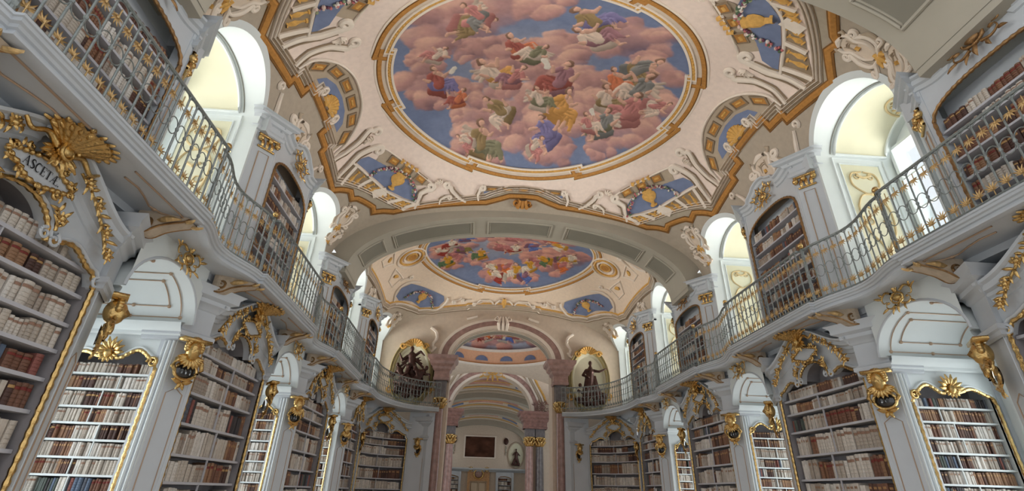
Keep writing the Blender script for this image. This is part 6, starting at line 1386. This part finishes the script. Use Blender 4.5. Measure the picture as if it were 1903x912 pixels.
for e in (-1, 1):
    sd = 'left' if e < 0 else 'right'
    t2 = thing('statue_niche', 'small %s oval niche on the end wall beside the painting' % sd, 'niche', (e*4.4-0.2, FE, 4.3), 'far oval niches')
    b = MB(); b.tube([fe(e*4.4+0.95*math.cos(q), 0.05, 5.7+1.42*math.sin(q)) for q in np.linspace(0, 2*PI, 33)[:-1]], 0.09, 6, True); b.build('niche_frame', TAUPEL, t2, smooth=True)
    b = MB(); b.add([fe(e*4.4+0.9*math.cos(q), 0.03, 5.7+1.37*math.sin(q)) for q in np.linspace(0, 2*PI, 24)[:-1]], [tuple(range(23))]); b.build('niche_ground', YELLOW, t2)
    s = MB(); P = lambda u, w, d=0: fe(e*4.4+u*1.25, 0.25+d, 5.6+w*1.25)
    cap3(s, P(0, -0.3), P(0.02, 0.25), 0.22, 0.2); cap3(s, P(0, 0.3), P(0, 0.42), 0.1, 0.08); s.ell(P(0, 0.55), 0.11, 0.11, 0.13, 9, 7); cap3(s, P(0.16, 0.25), P(0.38, 0.0, 0.1), 0.09, 0.06); cap3(s, P(-0.16, 0.25), P(-0.34, 0.05, 0.1), 0.09, 0.06)
    cap3(s, P(-0.1, -0.3), P(-0.3, -0.75, 0.1), 0.18, 0.14); cap3(s, P(0.1, -0.3), P(0.25, -0.75), 0.18, 0.16); cap3(s, P(-0.4, -0.75), P(0.4, -0.78), 0.15, 0.15)
    o = s.build('sculpture', BRONZE, root=fe(e*4.4, 0.25, 4.5)); remesh(o, 0.05); tag(o, 'small dark sculpture in the %s oval niche of the end wall' % sd, 'sculpture', 'far sculptures')
    m = MB(); m.ell(fe(e*3.15, 0.125, 7.2), 0.3, 0.12, 0.4, 12, 8); tag(m.build('medallion', BRONZE, root=fe(e*3.15, 0.125, 7.2)), 'small dark relief medallion %s of the end wall painting' % sd, 'medallion', 'relief medallions')
    m = MB()
    for q in range(7): m.ell(fe(e*3.15+0.06*math.sin(q*2), 0.08, 6.6-q*0.15), 0.1-0.008*q, 0.07, 0.09, 7, 5)
    tag(m.build('stucco_festoon', GREYP, root=fe(e*3.15, 0.08, 5.6)), 'grey hanging festoon below the %s medallion of the end wall' % sd, 'ornament', 'festoons')
    # end wall bookcase
    t3 = thing('bookcase', 'far end wall bookcase to the %s of the ornate door' % sd, 'bookcase', fe(e*3.1, 0.2, 0), 'far bookcases')
    b = MB(); b.box(e*3.1-1.0, e*3.1+1.0, 0.02, 0.5, 3.1, 3.74, fe); b.box(e*3.1-1.05, e*3.1-0.78, 0.02, 0.55, 0, 3.74, fe); b.box(e*3.1+0.78, e*3.1+1.05, 0.02, 0.55, 0, 3.74, fe); b.build('case', WHITE, t3)
    MB().box(e*3.1-0.8, e*3.1+0.8, 0.02, 0.05, 0, 3.4, fe).build('back_panel', BACKM, t3)
    for z in (1.5, 1.95, 2.4, 2.85): MB().box(e*3.1-0.8, e*3.1+0.8, 0.05, 0.4, z-0.04, z, fe).build('shelf', SHELFM, t3); fill_shelf(lambda s_, d, z_: fe(s_, 0.4-d, z_), 0.0, e*3.1-0.75, e*3.1+0.75, z, 0.42, 0.0, 0.25, (0.06, 0.14), 0.7, sd+' bookcase of the end wall', int((2.9-z)/0.45), (.7, .9))
    m = MB(); m.tube([fe(e*3.1+x, 0.5, z) for x, z in [(-0.8, 0.5), (-0.8, 3.1), (-0.5, 3.25), (0, 3.3), (0.5, 3.2), (0.8, 3.1), (0.8, 0.5)]], 0.05, 6); m.build('gilded_frame', GILTDK, t3)
b = MB()
for z0, z1, o in ((3.75, 3.9, 0.35), (3.9, 4.0, 0.6), (4.0, 4.12, 0.75)): b.box(-5.3, 5.7, 0, o, z0, z1, fe)
b.build('gallery_cornice', WHITE, fw)
d = MB(); d.box(-1.0, 1.0, 0.0, 0.12, 0, 2.75, fe); do = d.build('door_1', mat('pale_door', srgb(206, 186, 160), 0.5), kind='structure')
m = MB()
for x0, x1 in ((-0.85, -0.08), (0.08, 0.85)):
    for z0, z1 in ((0.2, 1.2), (1.35, 2.6)): m.tube([fe(x, 0.13, z) for x, z in ((x0, z0), (x1, z0), (x1, z1), (x0, z1))], 0.03, 5, True)
m.build('door_panel_moulding', GILTDK, do)
t = thing('door_surround', 'ochre and gilt door surround with oval medallion on the end wall', 'door surround', fe(0, 0.1, 0))
m = MB(); m.box(-1.3, -1.0, 0.0, 0.3, 0, 3.3, fe); m.box(1.0, 1.3, 0.0, 0.3, 0, 3.3, fe); m.box(-1.3, 1.3, 0.0, 0.25, 2.75, 4.1, fe); m.build('surround', mat('ochre_marble', srgb(196, 152, 108), 0.4, noise=0.2), t)
m = MB(); m.tube([fe(0.55*math.cos(q), 0.3, 3.5+0.5*math.sin(q)) for q in np.linspace(0, 2*PI, 25)[:-1]], 0.1, 6, True); m.build('oval_frame', GILT, t, smooth=True)
m = MB(); m.ell(fe(0, 0.25, 3.5), 0.45, 0.15, 0.4, 12, 8); m.build('medallion', PINK, t, smooth=True)
for e in (-1, 1):
    m = MB(); m.ell(fe(e*0.95, 0.4, 4.0), 0.2, 0.16, 0.22, 9, 7)
    for q in range(8): m.leaf(fe(e*0.95, 0.45, 4.0), (math.cos(q*.8), -0.3, math.sin(q*.8)), (0, -1, 0), 0.35, 0.08)
    m.build('gilded_finial', GILT, t)

# ================================================================== books
def book_mesh(fam, ci):
    col = np.array([VEL, LEA, ODD][fam][ci]); b = MB(); rows = []
    xs = [-0.5, -0.36, -0.13, 0.13, 0.36, 0.5]; ybul = [0.0, -0.045, -0.07, -0.07, -0.045, 0.0]
    zz = [0.0, 0.03]; 
    for q in (0.18, 0.35, 0.52, 0.69, 0.84): zz += [q-0.012, q, q+0.012]
    zz += [0.97, 1.0]
    for j in range(len(zz)-1):
        bump = lambda z: 0.03 if any(abs(z-q) < 1e-6 for q in (0.18, 0.35, 0.52, 0.69, 0.84)) else 0.0
        r0 = [(x, y-bump(zz[j])*(1 if y < 0 else 0), zz[j]) for x, y in zip(xs, ybul)]; r1 = [(x, y-bump(zz[j+1])*(1 if y < 0 else 0), zz[j+1]) for x, y in zip(xs, ybul)]
        c = col
        if fam == 0 and ci % 2 == 0 and 0.69 < zz[j] < 0.84 and zz[j+1] < 0.84: c = np.array(srgb(150, 118, 100))
        if fam == 1 and 0.69 < zz[j] < 0.84 and zz[j+1] < 0.84: c = np.array(srgb(176, 140, 92)) if ci % 2 else np.array(srgb(120, 50, 44))
        if fam == 1 and bump(zz[j]) > 0: c = col*1.35
        b.col = tuple(c); b.grid([r0, r1])
    b.col = tuple(col*0.9); b.add([(-0.5, 0, 0), (-0.5, 1, 0), (-0.5, 1, 1), (-0.5, 0, 1), (0.5, 0, 0), (0.5, 1, 0), (0.5, 1, 1), (0.5, 0, 1)], [(0, 1, 2, 3), (4, 7, 6, 5), (0, 4, 5, 1)])
    b.col = srgb(200, 188, 166); b.add([(-0.5, 0, 0.97), (0.5, 0, 0.97), (0.5, 1, 0.97), (-0.5, 1, 0.97)], [(0, 1, 2, 3)])
    o = b.build('book', BOOKM, smooth=True); COL.objects.unlink(o); return o.data
BM = {(f, c): book_mesh(f, c) for f in range(3) for c in range(6 if f == 2 else 5)}
def proj(P):
    v = np.array(P)-CAM; w = v@AX_W
    return 951.5+F_PX*(v@AX_R)/w, 456-F_PX*(v@AX_U)/w, w
bpy.context.view_layer.update(); dg = bpy.context.evaluated_depsgraph_get()
cand = []
for q, bk in enumerate(BOOKS):
    fr, rot, s, w, z, h, df, dp, fam, ci, place, shelf, i = bk
    c = fr(s+w/2, df, z+h*0.6); px, py, wz = proj(c)
    if wz < 0.5 or rot is None: continue
    a, b_, c_ = proj(fr(s, df, z)), proj(fr(s+w, df, z)), proj(fr(s, df, z+h)); ar = abs((b_[0]-a[0])*(c_[1]-a[1])-(b_[1]-a[1])*(c_[0]-a[0]))
    if 4 < px < 1899 and 4 < py < 908: cand.append((ar, q))
cand.sort(reverse=True); solo = set()
for ar, q in cand[:1400]:
    if len(solo) >= 300: break
    fr, rot, s, w, z, h, df, dp, fam, ci, place, shelf, i = BOOKS[q]; ok = 0
    for zq in (0.3, 0.6, 0.9):
        t = np.array(fr(s+w/2, df-0.02, z+h*zq)); d = t-CAM; L = np.linalg.norm(d)
        hit, loc, *_ = SC.ray_cast(dg, Vector(CAM), Vector(d/L), distance=L-0.01)
        ok += (not hit)
    if ok >= 2: solo.add(q)
SHELFW = lambda s: 'top shelf' if s == 0 else '%s shelf down' % ordn(s)
groups = {}
for q in sorted(solo): groups.setdefault((BOOKS[q][10], BOOKS[q][11]), []).append(q)
for (place, shelf), L in groups.items():
    L.sort(key=lambda q: proj(BOOKS[q][0](BOOKS[q][2], BOOKS[q][6], BOOKS[q][4]))[0])
    for n, q in enumerate(L):
        fr, rot, s, w, z, h, df, dp, fam, ci, _, _, i = BOOKS[q]
        o = bpy.data.objects.new('book', BM[(fam, ci)]); COL.objects.link(o); o.location = fr(s+w/2, df, z+0.001); o.rotation_euler = (0, 0, rot); o.scale = (w, dp, h)
        tag(o, '%s book, %s from left, %s, %s' % (CNAME[fam][ci], ordn(n), SHELFW(shelf), place), 'book', 'books on the nearer shelves')
st = MB()
for q, (fr, rot, s, w, z, h, df, dp, fam, ci, place, shelf, i) in enumerate(BOOKS):
    if q in solo: continue
    c = fr(s+w/2, df, z); px, py, wz = proj(c)
    if wz < 0.3 or not (-260 < px < 2160) or py > 1010: continue
    col = np.array([VEL, LEA, ODD][fam][ci])*rnd.uniform(0.85, 1.08); st.col = tuple(col); e = w*0.18; bo = min(0.012, w*0.2)
    V = [fr(s, df+bo, z+zz_) for zz_ in (0.001, h)]+[fr(s+e, df, z+zz_) for zz_ in (0.001, h)]+[fr(s+w-e, df, z+zz_) for zz_ in (0.001, h)]+[fr(s+w, df+bo, z+zz_) for zz_ in (0.001, h)]+[fr(s, df+dp, z+zz_) for zz_ in (0.001, h)]+[fr(s+w, df+dp, z+zz_) for zz_ in (0.001, h)]
    st.add(V, [(0, 2, 3, 1), (2, 4, 5, 3), (4, 6, 7, 5), (8, 0, 1, 9), (6, 10, 11, 7), (1, 3, 5, 7, 11, 9), (0, 8, 10, 6, 4, 2)])
    if (fam == 1 or (fam == 0 and ci % 2 == 0)) and wz < 22:
        st.col = tuple(np.array(srgb(150, 118, 96)) if fam == 0 else np.array(srgb(170, 132, 90))); st.add([fr(s+e, df-0.002, z+h*.70), fr(s+w-e, df-0.002, z+h*.70), fr(s+w-e, df-0.002, z+h*.83), fr(s+e, df-0.002, z+h*.83)], [(0, 1, 2, 3)])
o = st.build('books', BOOKM, kind='stuff'); tag(o, 'rows of vellum and leather bound books on the farther shelves', 'books', kind='stuff')
